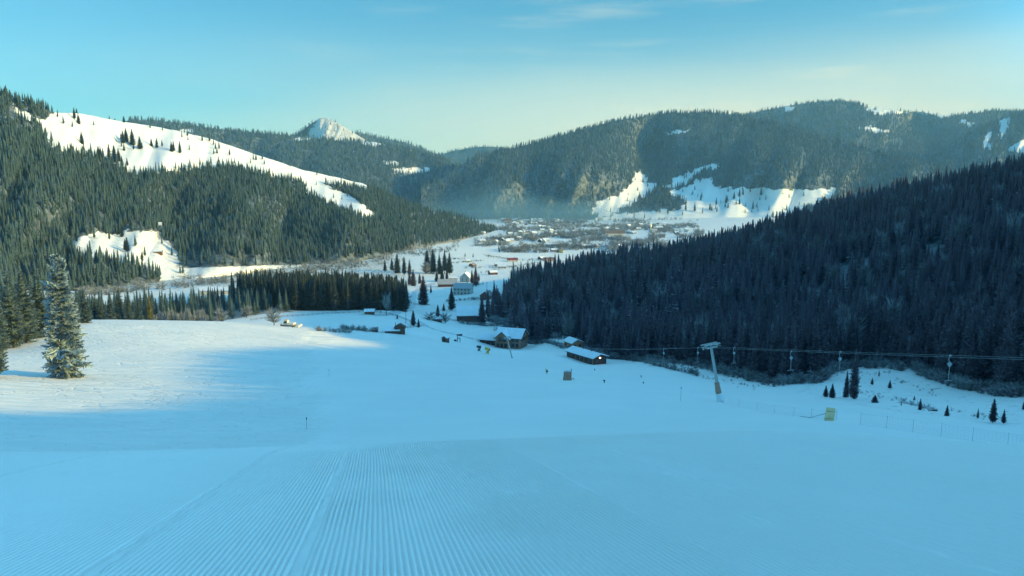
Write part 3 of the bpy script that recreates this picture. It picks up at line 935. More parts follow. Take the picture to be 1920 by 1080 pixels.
# ------------------------------------------------------------------ objects: helpers
class MB:
    """collects boxes, beams, tubes and prisms; build() links them as ONE mesh object"""
    def __init__(s): s.v = []; s.f = []
    def _add(s, pts, faces):
        n = len(s.v); s.v += [tuple(map(float, p)) for p in pts]; s.f += [tuple(i + n for i in f) for f in faces]; return s
    def box(s, x0, x1, y0, y1, z0, z1):
        return s._add([(x, y, z) for x in (x0, x1) for y in (y0, y1) for z in (z0, z1)],
                      [(0, 1, 3, 2), (4, 6, 7, 5), (0, 4, 5, 1), (2, 3, 7, 6), (0, 2, 6, 4), (1, 5, 7, 3)])
    def prism(s, poly, axis, a, b):
        """poly: (p, z) outline swept along axis 'x' or 'y' from a to b"""
        n = len(poly)
        if axis == 'x': pts = [(a, p, z) for p, z in poly] + [(b, p, z) for p, z in poly]
        elif axis == 'y': pts = [(p, a, z) for p, z in poly] + [(p, b, z) for p, z in poly]
        else: pts = [(p, z, a) for p, z in poly] + [(p, z, b) for p, z in poly]
        return s._add(pts, [tuple(range(n))[::-1], tuple(range(n, 2 * n))] + [(i, (i + 1) % n, n + (i + 1) % n, n + i) for i in range(n)])
    def tube(s, p, q, r0, r1=None, n=8):
        p = Vector(p); q = Vector(q); r1 = r0 if r1 is None else r1
        d = (q - p).normalized(); a = d.orthogonal().normalized(); b = d.cross(a)
        pts = [p + (a * math.cos(t) + b * math.sin(t)) * r0 for t in [6.2832 * i / n for i in range(n)]] + \
              [q + (a * math.cos(t) + b * math.sin(t)) * r1 for t in [6.2832 * i / n for i in range(n)]]
        return s._add(pts, [tuple(range(n))[::-1], tuple(range(n, 2 * n))] + [(i, (i + 1) % n, n + (i + 1) % n, n + i) for i in range(n)])
    def path(s, pts, r, n=6):
        for a, b in zip(pts[:-1], pts[1:]): s.tube(a, b, r, r, n)
        return s
    def build(s, name, mat, parent=None, bevel=0.0, smooth=False):
        me = bpy.data.meshes.new(name); me.from_pydata(s.v, [], s.f); me.materials.append(mat)
        bm = bmesh.new(); bm.from_mesh(me); bmesh.ops.recalc_face_normals(bm, faces=bm.faces)
        if bevel: bmesh.ops.bevel(bm, geom=list(bm.edges), offset=bevel, segments=2, affect='EDGES', clamp_overlap=True)
        bm.to_mesh(me); bm.free()
        if smooth: me.polygons.foreach_set('use_smooth', np.full(len(me.polygons), True))
        o = bpy.data.objects.new(name, me); COL.objects.link(o)
        if parent is not None: o.parent = parent
        return o


def empty(name, loc, rz=0.0, label=None, cat=None, group=None):
    e = bpy.data.objects.new(name, None); COL.objects.link(e)
    e.location = loc; e.rotation_euler = (0, 0, rz); e.empty_display_size = 0.5
    return tag(e, label, cat, group)


def copy_thing(root, loc, rz, label=None):
    r = root.copy(); COL.objects.link(r); r.location = loc; r.rotation_euler = (0, 0, rz)
    if label: r['label'] = label
    for ch in list(root.children):
        c = ch.copy(); COL.objects.link(c); c.parent = r
        for g in list(ch.children):
            d = g.copy(); COL.objects.link(d); d.parent = c
    return r


M['wood_dark'] = simple('dark_timber', (0.10, 0.055, 0.042), 0.8, 0.35, 2.5)
M['wood_brown'] = simple('brown_timber', (0.15, 0.08, 0.055), 0.8, 0.35, 2.5)
M['wood_tan'] = simple('tan_timber', (0.38, 0.195, 0.115), 0.75, 0.3, 2.0)
M['stone'] = simple('pale_stone', (0.34, 0.205, 0.145), 0.9, 0.35, 1.5)
M['plaster'] = simple('cream_plaster', (0.62, 0.58, 0.47), 0.85, 0.08, 0.6)
M['plaster_yellow'] = simple('yellow_plaster', (0.62, 0.52, 0.25), 0.85, 0.08, 0.6)
M['plaster_white'] = simple('white_plaster', (0.40, 0.41, 0.38), 0.85, 0.08, 0.6)
M['plaster_pink'] = simple('pink_plaster', (0.55, 0.38, 0.30), 0.85, 0.08, 0.6)
M['roof_snow'] = simple('roof_snow', (0.78, 0.83, 0.86), 0.7, 0.05, 0.8, bump=0.3)
M['roof_red'] = simple('red_sheet_roof', (0.28, 0.05, 0.055), 0.5, 0.15, 0.8)
M['roof_grey'] = simple('grey_sheet_roof', (0.17, 0.18, 0.19), 0.5, 0.15, 0.8, frost=0.35)
M['roof_brown'] = simple('brown_roof', (0.12, 0.075, 0.055), 0.7, 0.2, 0.8, frost=0.25)
M['roof_rust'] = simple('rust_roof', (0.20, 0.135, 0.105), 0.7, 0.2, 0.8)
M['glass'] = simple('window_glass', (0.02, 0.026, 0.03), 0.12, 0.2, 1.0, spec=0.6)
M['steel'] = simple('galvanised_steel', (0.42, 0.45, 0.45), 0.45, 0.12, 3.0, metallic=0.55)
M['steel_dark'] = simple('dark_steel', (0.05, 0.055, 0.06), 0.5, 0.2, 3.0)
M['cable'] = simple('steel_cable', (0.22, 0.25, 0.27), 0.4, 0.1, 5.0, metallic=0.5)
M['hanger'] = simple('hanger_grey_paint', (0.30, 0.33, 0.35), 0.5, 0.1, 4.0)
M['pad_brown'] = simple('brown_padding', (0.40, 0.215, 0.155), 0.7, 0.25, 2.5, bump=0.3)
M['pad_orange'] = simple('orange_padding', (0.50, 0.19, 0.08), 0.7, 0.25, 3.0, bump=0.3)
M['pad_white'] = simple('white_padding', (0.66, 0.70, 0.72), 0.7, 0.1, 3.0)
M['yellow'] = simple('yellow_mat', (0.76, 0.60, 0.34), 0.6, 0.12, 2.0, bump=0.2)
M['yellow_paint'] = simple('yellow_paint', (0.80, 0.46, 0.05), 0.5, 0.15, 3.0)
M['cream_paint'] = simple('cream_vehicle_paint', (0.70, 0.69, 0.60), 0.4, 0.08, 3.0)
M['rubber'] = simple('black_rubber', (0.025, 0.025, 0.027), 0.8, 0.2, 5.0, frost=0.4)
M['net'] = simple('net_cord', (0.35, 0.40, 0.45), 0.7, 0.1, 5.0)
M['road'] = simple('packed_snow_road', (0.58, 0.60, 0.60), 0.6, 0.2, 0.4)
M['earth'] = simple('bare_bank', (0.055, 0.05, 0.045), 0.9, 0.4, 0.7, frost=0.5)
M['lamp'] = simple('lamp_glass', (0.9, 0.9, 0.85), 0.3, 0.02, 1.0, emis=(1.0, 0.95, 0.8), es=6.0)


def gable(mb, w, d, z0, rh, t, over, axis='x'):
    """inverted-V slab: ridge along axis over a w (along axis) x d body"""
    h = d / 2 + over; drop = over * rh / (d / 2)
    poly = [(-h, z0 - drop), (0, z0 + rh), (h, z0 - drop), (h, z0 - drop + t), (0, z0 + rh + t * 1.15), (-h, z0 - drop + t)]
    mb.prism(poly, axis, -w / 2 - over, w / 2 + over)
    return mb


def house(name, label, loc, rz, w, d, h, rh, wall, roof, snow=0.35, group=None, cat='house', win=(3, 1), chimney=True, detail=True, door=True, over=0.5):
    """gabled house: ridge along local x; front is local -y"""
    e = empty(name, loc, rz, label, cat, group)
    body = MB().prism([(-d / 2, -2.5), (d / 2, -2.5), (d / 2, h), (0, h + rh - 0.02), (-d / 2, h)], 'x', -w / 2, w / 2).build('wall', wall, e)
    rf = gable(MB(), w, d, h, rh, 0.16, over).build('roof', roof, e)
    if snow > 0:
        s_ = MB(); hh = d / 2 + over - 0.08; dr = (over - 0.08) * rh / (d / 2)
        b0 = 0.165
        s_.prism([(-hh, h - dr + b0), (0, h + rh + b0 * 1.15), (hh, h - dr + b0), (hh, h - dr + b0 + snow * 0.8), (hh * 0.5, h + rh * 0.5 + b0 + snow), (0, h + rh + b0 + snow), (-hh * 0.5, h + rh * 0.5 + b0 + snow), (-hh, h - dr + b0 + snow * 0.8)],
                 'x', -w / 2 - over + 0.06, w / 2 + over - 0.06).build('roof_snow', M['roof_snow'], rf)
    if chimney:
        MB().box(w * 0.18, w * 0.18 + 0.7, d * 0.08, d * 0.08 + 0.7, h + rh * 0.6, h + rh + 1.0).build('chimney', M['stone'], rf)
    if detail:
        nx_, nz_ = win
        for r_ in range(nz_):
            zc = h * (r_ + 0.52) / nz_
            for i in range(nx_):
                xc = -w / 2 + w * (i + 0.5) / nx_
                if door and r_ == 0 and i == nx_ // 2:
                    MB().box(xc - 0.5, xc + 0.5, -d / 2 - 0.05, -d / 2 + 0.05, 0, 2.1).build('door', M['wood_dark'], e); continue
                MB().box(xc - 0.55, xc + 0.55, -d / 2 - 0.04, -d / 2 + 0.05, zc - 0.6, zc + 0.6).build('window', M['glass'], e)
            for sx_ in (-1, 1):
                for yc in ((-d * 0.22, d * 0.22) if d > 6 else (0,)):
                    MB().box(*sorted((sx_ * (w / 2 - 0.05), sx_ * (w / 2 + 0.04))), yc - 0.5, yc + 0.5, zc - 0.6, zc + 0.6).build('window', M['glass'], e)
    return e


def base3(u, v):
    p = hit(u, v)
    return p


# ------------------------------------------------------------------ the chalet at the foot of the piste
c0 = hit(958, 653)
SCL = c0[1] / 420.0
rz = R(-20)
e = empty('chalet', c0 + np.array([0.4, 5.0, 0]), rz, 'timber and stone mountain chalet with two snowy gables at the foot of the piste', 'chalet')
e.scale = (SCL * 1.08,) * 3
e.location.z += 0.5
Wd, Dp, Hh, Rh = 14.0, 11.0, 5.6, 3.6
MB().prism([(-Dp / 2, -3), (Dp / 2, -3), (Dp / 2, Hh), (0, Hh + Rh - 0.03), (-Dp / 2, Hh)], 'x', -Wd / 2, Wd / 2).build('wall', M['stone'], e)
rf = gable(MB(), Wd, Dp, Hh, Rh, 0.2, 0.9).build('roof', M['wood_brown'], e)
hh = Dp / 2 + 0.8; b0 = 0.21; drp = 0.8 * Rh / (Dp / 2)
MB().prism([(-hh, Hh - drp + b0), (0, Hh + Rh + b0 * 1.15), (hh, Hh - drp + b0), (hh, Hh - drp + b0 + 0.3), (0, Hh + Rh + b0 + 0.4), (-hh, Hh - drp + b0 + 0.3)], 'x', -Wd / 2 - 0.8, Wd / 2 + 0.8).build('roof_snow', M['roof_snow'], rf)
MB().box(2.2, 3.1, 1.2, 2.1, Hh + 1.5, Hh + Rh + 1.2).build('chimney', M['stone'], rf)
# cross gable towards the piste
gw = 7.6; gx = -2.6; yf = -Dp / 2 - 2.0
MB().prism([(gx - gw / 2, -3), (gx + gw / 2, -3), (gx + gw / 2, Hh - 0.2), (gx, Hh + Rh - 0.5), (gx - gw / 2, Hh - 0.2)], 'y', yf, 0).build('front_wing', M['wood_tan'], e)
hg = gw / 2 + 0.8; dg = 0.8 * (Rh - 0.3) / (gw / 2)
g2 = MB().prism([(gx - hg, Hh - 0.2 - dg), (gx, Hh + Rh - 0.5), (gx + hg, Hh - 0.2 - dg), (gx + hg, Hh - dg), (gx, Hh + Rh - 0.27), (gx - hg, Hh - dg)], 'y', yf - 1.1, 0.2).build('roof', M['wood_brown'], e)
MB().prism([(gx - hg + .05, Hh - dg + 0.01), (gx, Hh + Rh - 0.26), (gx + hg - .05, Hh - dg + 0.01), (gx + hg - .05, Hh - dg + 0.33), (gx, Hh + Rh + 0.12), (gx - hg + .05, Hh - dg + 0.33)], 'y', yf - 1.0, 0.1).build('roof_snow', M['roof_snow'], g2)


def framed(e_, x0, x1, y, z0, z1, axis='x', fm='wood_dark'):
    if axis == 'x':
        f_ = MB().box(x0 - 0.12, x1 + 0.12, y - 0.10, y + 0.02, z0 - 0.12, z1 + 0.12).build('window', M[fm], e_)
        MB().box(x0, x1, y - 0.125, y - 0.06, z0, z1).build('pane', M['glass'], f_)
    else:
        f_ = MB().box(y - 0.02, y + 0.10, x0 - 0.12, x1 + 0.12, z0 - 0.12, z1 + 0.12).build('window', M[fm], e_)
        MB().box(y + 0.06, y + 0.125, x0, x1, z0, z1).build('pane', M['glass'], f_)


for k in range(3): framed(e, gx - 3.0 + k * 2.15, gx - 1.3 + k * 2.15, yf, 0.3, 2.5)
for k in range(2): framed(e, gx - 2.0 + k * 2.3, gx - 0.3 + k * 2.3, yf, 3.5, 5.6)
bal = MB().box(gx - 3.6, gx + 3.6, yf - 1.3, yf - 0.11, 2.85, 3.05).build('balcony', M['wood_tan'], e)
rl = MB().box(gx - 3.6, gx + 3.6, yf - 1.32, yf - 1.22, 3.85, 3.95)
for k in range(19): rl.box(gx - 3.6 + k * 0.395, gx - 3.52 + k * 0.395, yf - 1.30, yf - 1.24, 3.05, 3.85)
rl.build('railing', M['wood_tan'], bal)
for k in range(4): MB().box(gx - 3.55 + k * 2.3, gx - 3.3 + k * 2.3, yf - 1.28, yf - 1.03, -2, 2.85).build('post', M['wood_tan'], e)
for k in range(2): framed(e, 2.2 + k * 2.2, 3.6 + k * 2.2, -Dp / 2, 0.6, 2.4)
for k in range(2): framed(e, 2.2 + k * 2.2, 3.6 + k * 2.2, -Dp / 2, 3.4, 4.9)
for k in range(4): framed(e, -4.5 + k * 2.4, -3.1 + k * 2.4, Wd / 2, 0.4, 2.5, 'y')
for k in range(4): framed(e, -4.5 + k * 2.4, -3.1 + k * 2.4, Wd / 2, 3.3, 5.3, 'y')
framed(e, -1.0, 1.0, Wd / 2, 6.2, 7.6, 'y')
for k in range(5): MB().box(Wd / 2 + 0.02, Wd / 2 + 0.24, -5.3 + k * 2.55, -5.0 + k * 2.55, -2, Hh).build('post', M['wood_tan'], e)
an = MB().box(-Wd / 2 - 9.5, -Wd / 2 - 0.01, -5.0, 2.0, -2.5, 3.2).build('annex', M['wood_dark'], e)
ar = MB().prism([(-5.8, 3.0), (2.6, 4.4), (2.6, 4.6), (-5.8, 3.2)], 'x', -Wd / 2 - 10.2, -Wd / 2 - 0.02).build('roof', M['wood_brown'], an)
MB().prism([(-5.7, 3.22), (2.5, 4.6), (2.5, 4.98), (-5.7, 3.56)], 'x', -Wd / 2 - 10.1, -Wd / 2 - 0.05).build('roof_snow', M['roof_snow'], ar)
for k in range(3): MB().box(-Wd / 2 - 8.6 + k * 2.9, -Wd / 2 - 6.6 + k * 2.9, -5.06, -4.98, 0.5, 2.3).build('window', M['glass'], an)

# ------------------------------------------------------------------ long low building beside it
A = hit(1112, 684)
B = P(1063, 669, A[2] / float(ray(1063, 669)[1]))
dAB = (B - A)[:2]; L = float(np.linalg.norm(dAB)); rz = math.atan2(dAB[1], dAB[0]); Wl = 7.6
print('lodge', L); L = min(L, 46.0)
ux = dAB / np.linalg.norm(dAB); nrm = np.array([ux[1], -ux[0]])
if nrm[0] < 0: nrm = -nrm
ctr = A[:2] + ux * L / 2 + nrm * Wl / 2
ll = empty('long_lodge', (ctr[0], ctr[1], A[2] + 0.1), rz, 'long low dark timber building with a snow covered roof and one lit wall lamp', 'lodge')
side = 1 if (np.array([-math.sin(rz), math.cos(rz)]) @ nrm) < 0 else -1      # local y of the long wall seen from the piste
MB().prism([(-Wl / 2, -5), (Wl / 2, -5), (Wl / 2, 2.7), (0, 3.9), (-Wl / 2, 2.7)], 'x', -L / 2, L / 2).build('wall', M['wood_dark'], ll)
lr = gable(MB(), L, Wl, 2.7, 1.2, 0.14, 0.8).build('roof', M['wood_brown'], ll)
MB().prism([(-Wl / 2 - .75, 2.47 + .15), (0, 3.9 + .17), (Wl / 2 + .75, 2.47 + .15), (Wl / 2 + .75, 2.47 + .5), (0, 4.45), (-Wl / 2 - .75, 2.47 + .5)], 'x', -L / 2 - 0.75, L / 2 + 0.75).build('roof_snow', M['roof_snow'], lr)
for k in range(2):
    MB().box(-L * 0.2 + k * L * 0.3, -L * 0.2 + k * L * 0.3 + 0.35, -0.15, 0.2, 3.9, 5.1).build('vent_pipe', M['steel_dark'], lr)
for k in range(6):
    xc = -L / 2 + L * (k + 0.5) / 6
    y0 = side * Wl / 2
    MB().box(xc - 0.9, xc + 0.9, y0 - 0.06, y0 + 0.06, 0.9, 2.1).build('window', M['glass'], ll)
for k in range(7):
    xc = -L / 2 + 0.15 + (L - 0.3) * k / 6
    MB().box(xc - 0.1, xc + 0.1, side * (Wl / 2 + 0.08) - 0.08, side * (Wl / 2 + 0.08) + 0.08, -1, 2.6).build('post', M['wood_tan'], ll)
MB().box(-L / 2 - 0.05, -L / 2 + 0.05, 1.2, 2.3, 0, 2.1).build('door', M['wood_brown'], ll)
MB().box(-L / 2 - 0.28, -L / 2 - 0.02, -0.22, 0.22, 2.25, 2.65).build('wall_lamp', M['lamp'], ll)

p = hit(1076, 653)
house('cabin', 'small tan cabin with a snowy roof behind the long low building', p + np.array([0, 3, 0]), R(-62), 8.0, 7.0, 3.0, 1.6, M['wood_tan'], M['wood_brown'], 0.45, cat='cabin', win=(2, 1))

# ------------------------------------------------------------------ huts at the edge of the slope
p = hit(738, 626)
e = empty('farm_hut', p + np.array([0, 4, 0]), R(6), 'low dark farm hut with a long snowy lean-to roof and small gable', 'hut')
MB().box(-5.0, 3.4, -3.2, 2.0, -1.5, 1.5).build('wall', M['wood_dark'], e)
MB().prism([(-3.6, 1.35), (2.2, 2.3), (2.2, 2.75), (-3.6, 1.75)], 'x', -5.3, 2.9).build('roof_snow', M['roof_snow'], e)
MB().prism([(0.3, -1.5), (5.2, -1.5), (5.2, 2.6), (2.75, 3.9), (0.3, 2.6)], 'y', -2.2, 3.4).build('gable_wing', M['wood_brown'], e)
MB().prism([(-0.3, 2.4), (2.75, 4.0), (5.8, 2.4), (5.8, 2.65), (2.75, 4.3), (-0.3, 2.65)], 'y', -2.9, 3.6).build('roof', M['wood_dark'], e)
MB().box(0.2, 0.5, 1.0, 1.3, 2.5, 5.0).build('chimney_pipe', M['steel_dark'], e)
MB().box(-3.2, -2.2, -3.25, -3.19, 0.3, 1.1).build('window', M['glass'], e)
p = hit(703, 623)
house('dark_shed', 'tiny dark shed beside the brush line left of the farm hut', p + np.array([0, 1.5, 0]), R(14), 2.6, 2.4, 1.5, 0.8, M['wood_dark'], M['roof_brown'], 0.0, cat='shed', win=(1, 1), chimney=False, over=0.3)
p = hit(835, 642)
house('lift_hut', 'small brown lift hut with a snow capped gable on the open piste', p + np.array([0, 1.5, 0]), R(68), 3.0, 2.7, 2.1, 0.9, M['wood_brown'], M['wood_dark'], 0.3, cat='hut', win=(1, 1), chimney=False, over=0.35)
p = hit(692, 590)
house('snowy_barn', 'small grey barn with a snowy roof at the back fence of the field', p + np.array([0, 2, 0]), R(5), 5.5, 4.0, 1.8, 0.9, M['wood_brown'], M['wood_dark'], 0.4, cat='barn', win=(1, 1), chimney=False)
# lower station of the drag lift
p = hit(859, 641)
e = empty('lift_station', p, R(20), 'dark steel drive station of the drag lift beside the lift hut', 'lift station')
MB().box(-0.55, -0.25, -0.2, 0.2, -0.5, 4.2).box(0.9, 1.2, -0.2, 0.2, -0.5, 2.2).box(-0.4, 1.2, -0.15, 0.15, 1.9, 2.25).build('frame', M['steel_dark'], e)
MB().box(-0.9, 2.4, -0.25, 0.25, 3.7, 4.2).build('drive_arm', M['steel_dark'], e)
MB().tube((1.2, 0, 3.55), (1.2, 0, 3.4), 1.2, 1.2, 20).build('bull_wheel', M['steel_dark'], e)
MB().box(-2.2, -1.0, -0.5, 0.5, -0.4, 1.4).build('control_box', M['steel_dark'], e)


# ------------------------------------------------------------------ drag lift
HEAD1 = P(1333, 650, 132.0); B1 = at(1350, 131.0)
HEAD2 = P(951, 634, 0); 


def pylon(base, head, label):
    """tubular mast leaning with the slope; sheave batteries on a cross arm"""
    base = np.array(base); head = np.array(head)
    d = head - base; H = float(np.linalg.norm(d))
    e = bpy.data.objects.new('lift_pylon', None); COL.objects.link(e)
    e.location = base
    along = np.array([-0.164, 1.0, -0.203]); along /= np.linalg.norm(along)
    zax = Vector(d).normalized(); yax = Vector(along); xax = yax.cross(zax).normalized(); yax = zax.cross(xax)
    e.rotation_mode = 'QUATERNION'
    e.rotation_quaternion = Matrix((xax, yax, zax)).transposed().to_quaternion()
    tag(e, label, 'lift pylon', 'drag lift pylons')
    MB().tube((0, 0, -0.6), (0, 0, H - 0.25), 0.30, 0.22, 16).build('mast', M['steel'], e, smooth=False)
    MB().box(-0.5, 0.5, -0.35, 0.35, -0.5, 0.12).build('footing', M['stone'], e)
    arm = MB().box(-1.6, 1.6, -0.16, 0.16, H - 0.34, H - 0.02).box(-1.5, 1.5, -0.9, -0.6, H + 0.38, H + 0.56).box(-1.5, 1.5, 0.6, 0.9, H + 0.38, H + 0.56).box(-0.16, 0.16, -0.9, 0.9, H + 0.34, H + 0.5).box(-0.1, 0.1, -0.1, 0.1, H - 0.1, H + 0.4)
    arm.tube((-1.4, 0, H), (0, 0, H + 0.4), 0.05).tube((1.4, 0, H), (0, 0, H + 0.4), 0.05)
    arm.build('cross_arm', M['steel'], e)
    for sx_ in (-1.35, 1.35):
        b = MB().box(sx_ - 0.05, sx_ + 0.05, -1.1, 1.1, H - 0.02, H + 0.12).box(sx_ - 0.07, sx_ + 0.07, -0.08, 0.08, H - 0.2, H + 0.3).build('sheave_battery', M['steel'], e)
        for k in range(4):
            y0 = -0.95 + k * 0.633
            MB().tube((sx_ - 0.06, y0, H - 0.12), (sx_ + 0.06, y0, H - 0.12), 0.2, 0.2, 14).build('sheave', M['steel_dark'], b)
    return e, H


e1, H1 = pylon(B1, HEAD1, 'tall grey lift pylon with brown padding leaning over the net fence')
MB().tube((0, -0.05, 1.6), (0, 0, 3.6), 0.55, 0.42, 14).build('pad', M['pad_brown'], e1)
MB().tube((0, -0.06, 0.1), (0, -0.05, 1.58), 0.60, 0.56, 14).build('pad', M['pad_white'], e1)
lad = MB()
for k in range(16): lad.tube((-0.18, -0.30, 3.8 + k * 0.34), (0.18, -0.30, 3.8 + k * 0.34), 0.015, 0.015, 5)
lad.tube((-0.18, -0.30, 3.6), (-0.18, -0.26, H1 - 0.4), 0.02).tube((0.18, -0.30, 3.6), (0.18, -0.26, H1 - 0.4), 0.02)
lad.build('ladder', M['steel'], e1)
B2 = hit(960, 671)
HEAD2 = P(951, 634, B2[1] + 1.0)
e2, H2 = pylon(B2, HEAD2, 'slim distant lift pylon in front of the chalet')
dirl = (HEAD1 - HEAD2) / np.linalg.norm((HEAD1 - HEAD2)[:2])
top = HEAD1 + np.array([0.0, 0.0, 0.0]) + (HEAD1 - P(951, 634, B2[1])) * 0.0
HEAD3 = np.array([HEAD1[0] + 0.167 * 122, HEAD1[1] - 122.0, HEAD1[2] + 0.2045 * 122 + 0.9])
B3 = gp(HEAD3[0] + 1.0, HEAD3[1]); 
e3, H3 = pylon(B3 - np.array([0, 0, 0.2]), HEAD3, 'upper lift pylon outside the view')
BOT = np.array([p[0] + 1.0, p[1], p[2] + 3.5])


def sag(a, b, s_, n=24):
    t = np.linspace(0, 1, n)[:, None]
    q = a * (1 - t) + b * t
    q[:, 2] -= (4 * s_ * t * (1 - t))[:, 0]
    return [tuple(x) for x in q]


perp = np.array([1.0, 0.164, 0.0]); perp /= np.linalg.norm(perp)
CAB = {}
for k, (off, lab) in enumerate(((-1.35, 'haul cable of the drag lift, strand nearer the piste'), (1.35, 'haul cable of the drag lift, strand nearer the wood'))):
    o_ = perp * off + np.array([0, 0, -0.08])
    pth = sag(BOT + o_ * 0.6, HEAD2 + o_, 0.8, 12) + sag(HEAD2 + o_, HEAD1 + o_, 2.0, 30)[1:] + sag(HEAD1 + o_, HEAD3 + o_, 0.25, 30)[1:]
    CAB[off] = np.array(pth)
    tag(MB().path(pth, 0.016, 5).build('haul_cable', M['cable'], None), lab, 'cable', 'haul cables of the drag lift')


def on_cable(off, Y):
    c = CAB[off]; i = np.argsort(-c[:, 1])
    yy = c[:, 1]; o_ = np.argsort(yy)
    return np.array([np.interp(Y, yy[o_], c[o_, 0]), Y, np.interp(Y, yy[o_], c[o_, 2])])


hg = None
for (u_, off, lab) in ((1790, 1.35, 'largest T-bar hanger, hanging at the far right of the cable'), (1582, 1.35, 'T-bar hanger above the small spruce pair at the clearing'), (1480, -1.35, 'T-bar hanger midway between the pylon and the clearing'),
                       (1375, 1.35, 'T-bar hanger just right of the tall pylon'), (1308, -1.35, 'T-bar hanger just left of the tall pylon'), (1243, 1.35, 'faint small T-bar hanger farthest down the cable before the wood')):
    ys_ = np.linspace(30, 300, 2000); cpts = np.array([on_cable(off, y_) for y_ in ys_[::10]])
    cu = proj(cpts)[0]; i = int(np.argmin(np.abs(cu - u_))); pc_ = cpts[i]
    if hg is None:
        hg = empty('tbar_hanger', pc_, R(10), lab, 'T-bar', 'T-bar hangers on the drag lift')
        arc = [(0.0, 0, 0.0), (-0.10, 0, -0.12), (-0.16, 0, -0.32), (-0.12, 0, -0.55), (0.0, 0, -0.78)]
        MB().path(arc, 0.035, 6).box(-0.07, 0.07, -0.10, 0.10, -0.08, 0.06).build('grip_arm', M['hanger'], hg)
        MB().tube((0, -0.10, -0.95), (0, 0.10, -0.95), 0.20, 0.20, 16).box(-0.07, 0.07, -0.07, 0.07, -1.25, -1.0).build('spring_box', M['hanger'], hg)
        MB().tube((0, 0, -1.2), (0.0, 0, -2.75), 0.03, 0.03, 6).build('rod', M['hanger'], hg)
        MB().path([(-0.45, 0, -2.80), (-0.2, 0, -2.74), (0, 0, -2.72), (0.2, 0, -2.74), (0.45, 0, -2.80)], 0.04, 6).build('crossbar', M['hanger'], hg)
    else:
        copy_thing(hg, pc_, R(10 + 7 * (u_ % 5)), lab)


# ------------------------------------------------------------------ net fence along the piste edge
def net_fence(label, spots, hpost):
    pts_ = [hit(u_, v_) if v_ > 0 else at(u_, -v_) for u_, v_ in spots]
    e = empty('net_fence', pts_[0], 0, label, 'fence', 'safety net fences beside the piste')
    rel = [q - pts_[0] for q in pts_]
    for q in rel:
        MB().tube((q[0], q[1], q[2] - 0.3), (q[0] + 0.02, q[1], q[2] + hpost), 0.022, 0.022, 6).build('post', M['steel'], e)
    n = MB()
    for a, b in zip(rel[:-1], rel[1:]):
        for k in range(6):
            z_ = 0.12 + (hpost - 0.22) * k / 5
            n.path(sag(a + [0, 0, z_], b + [0, 0, z_], 0.05, 5), 0.005 if 0 < k < 5 else 0.009, 4)
        m_ = max(4, int(np.linalg.norm(b - a) / 0.35))
        for k in range(1, m_):
            q = a + (b - a) * k / m_
            n.tube((q[0], q[1], q[2] + 0.12), (q[0], q[1], q[2] + hpost - 0.12), 0.005, 0.005, 3)
    n.build('net', M['net'], e)
    return e


net_fence('near net fence with thin posts right of the yellow mat', [(1613, -88), (1662, -84), (1711, -81), (1764, -79), (1823, -77), (1889, -75), (1960, -73)], 1.55)
net_fence('farther net fence between the tall pylon and the yellow mat', [(1356, 757), (1385, 763), (1419, 769), (1452, 775), (1488, 780), (1521, 784), (1568, 788)], 1.35)
p = hit(1555, 789)
e = empty('crash_mat', p, R(-14), 'upright yellow foam crash mat standing in the net fence', 'crash mat')
MB().prism([(-0.66, -0.15), (0.52, -0.15), (0.66, 1.75), (-0.44, 1.80)], 'y', -0.22, 0.22).build('mat', M['yellow'], e, bevel=0.04)
MB().box(-0.62, 0.56, -0.235, -0.222, 0.35, 0.41).box(-0.5, 0.62, -0.235, -0.222, 1.30, 1.36).build('strap', M['wood_tan'], e)
hs = [hit(1500, 781), hit(1520, 784), hit(1535, 783)]
tag(MB().path([tuple(hs[0] + [0, 0, 0.05]), tuple(hs[1] + [0, 0, 0.08]), tuple(hs[2] + [0, 0, 0.35]), tuple(p + np.array([-0.55, 0, 1.0]))], 0.035, 6).build('water_hose', M['rubber']), 'dark water hose running along the snow to the yellow mat', 'hose')
# padded brown guard round a hydrant pit
p = hit(1064, 713)
k_ = p[1] / 205.0
e = empty('padded_guard', p, R(-6), 'square brown padded guard box with snow on top, alone on the piste', 'guard box')
e.scale = (k_, k_, k_)
MB().prism([(-1.28, -0.3), (1.20, -0.3), (1.05, 2.55), (-1.02, 2.55)], 'y', -0.7, 0.7).build('pad', M['pad_brown'], e, bevel=0.06)
sn = MB()
for k in range(6): sn.box(-0.95 + k * 0.33, -0.68 + k * 0.33, -0.5, 0.5, 2.56, 2.75 + 0.18 * ((k * 7) % 3))
sn.build('snow_cap', M['roof_snow'], e, bevel=0.05)
MB().tube((1.0, 0.3, 0), (1.05, 0.3, 3.25), 0.09, 0.09, 8).build('post', M['steel_dark'], e)
MB().box(1.15, 1.95, -0.25, -0.15, 0.45, 0.55).box(1.65, 1.72, -0.25, -0.15, -0.3, 0.8).build('rail', M['steel_dark'], e)


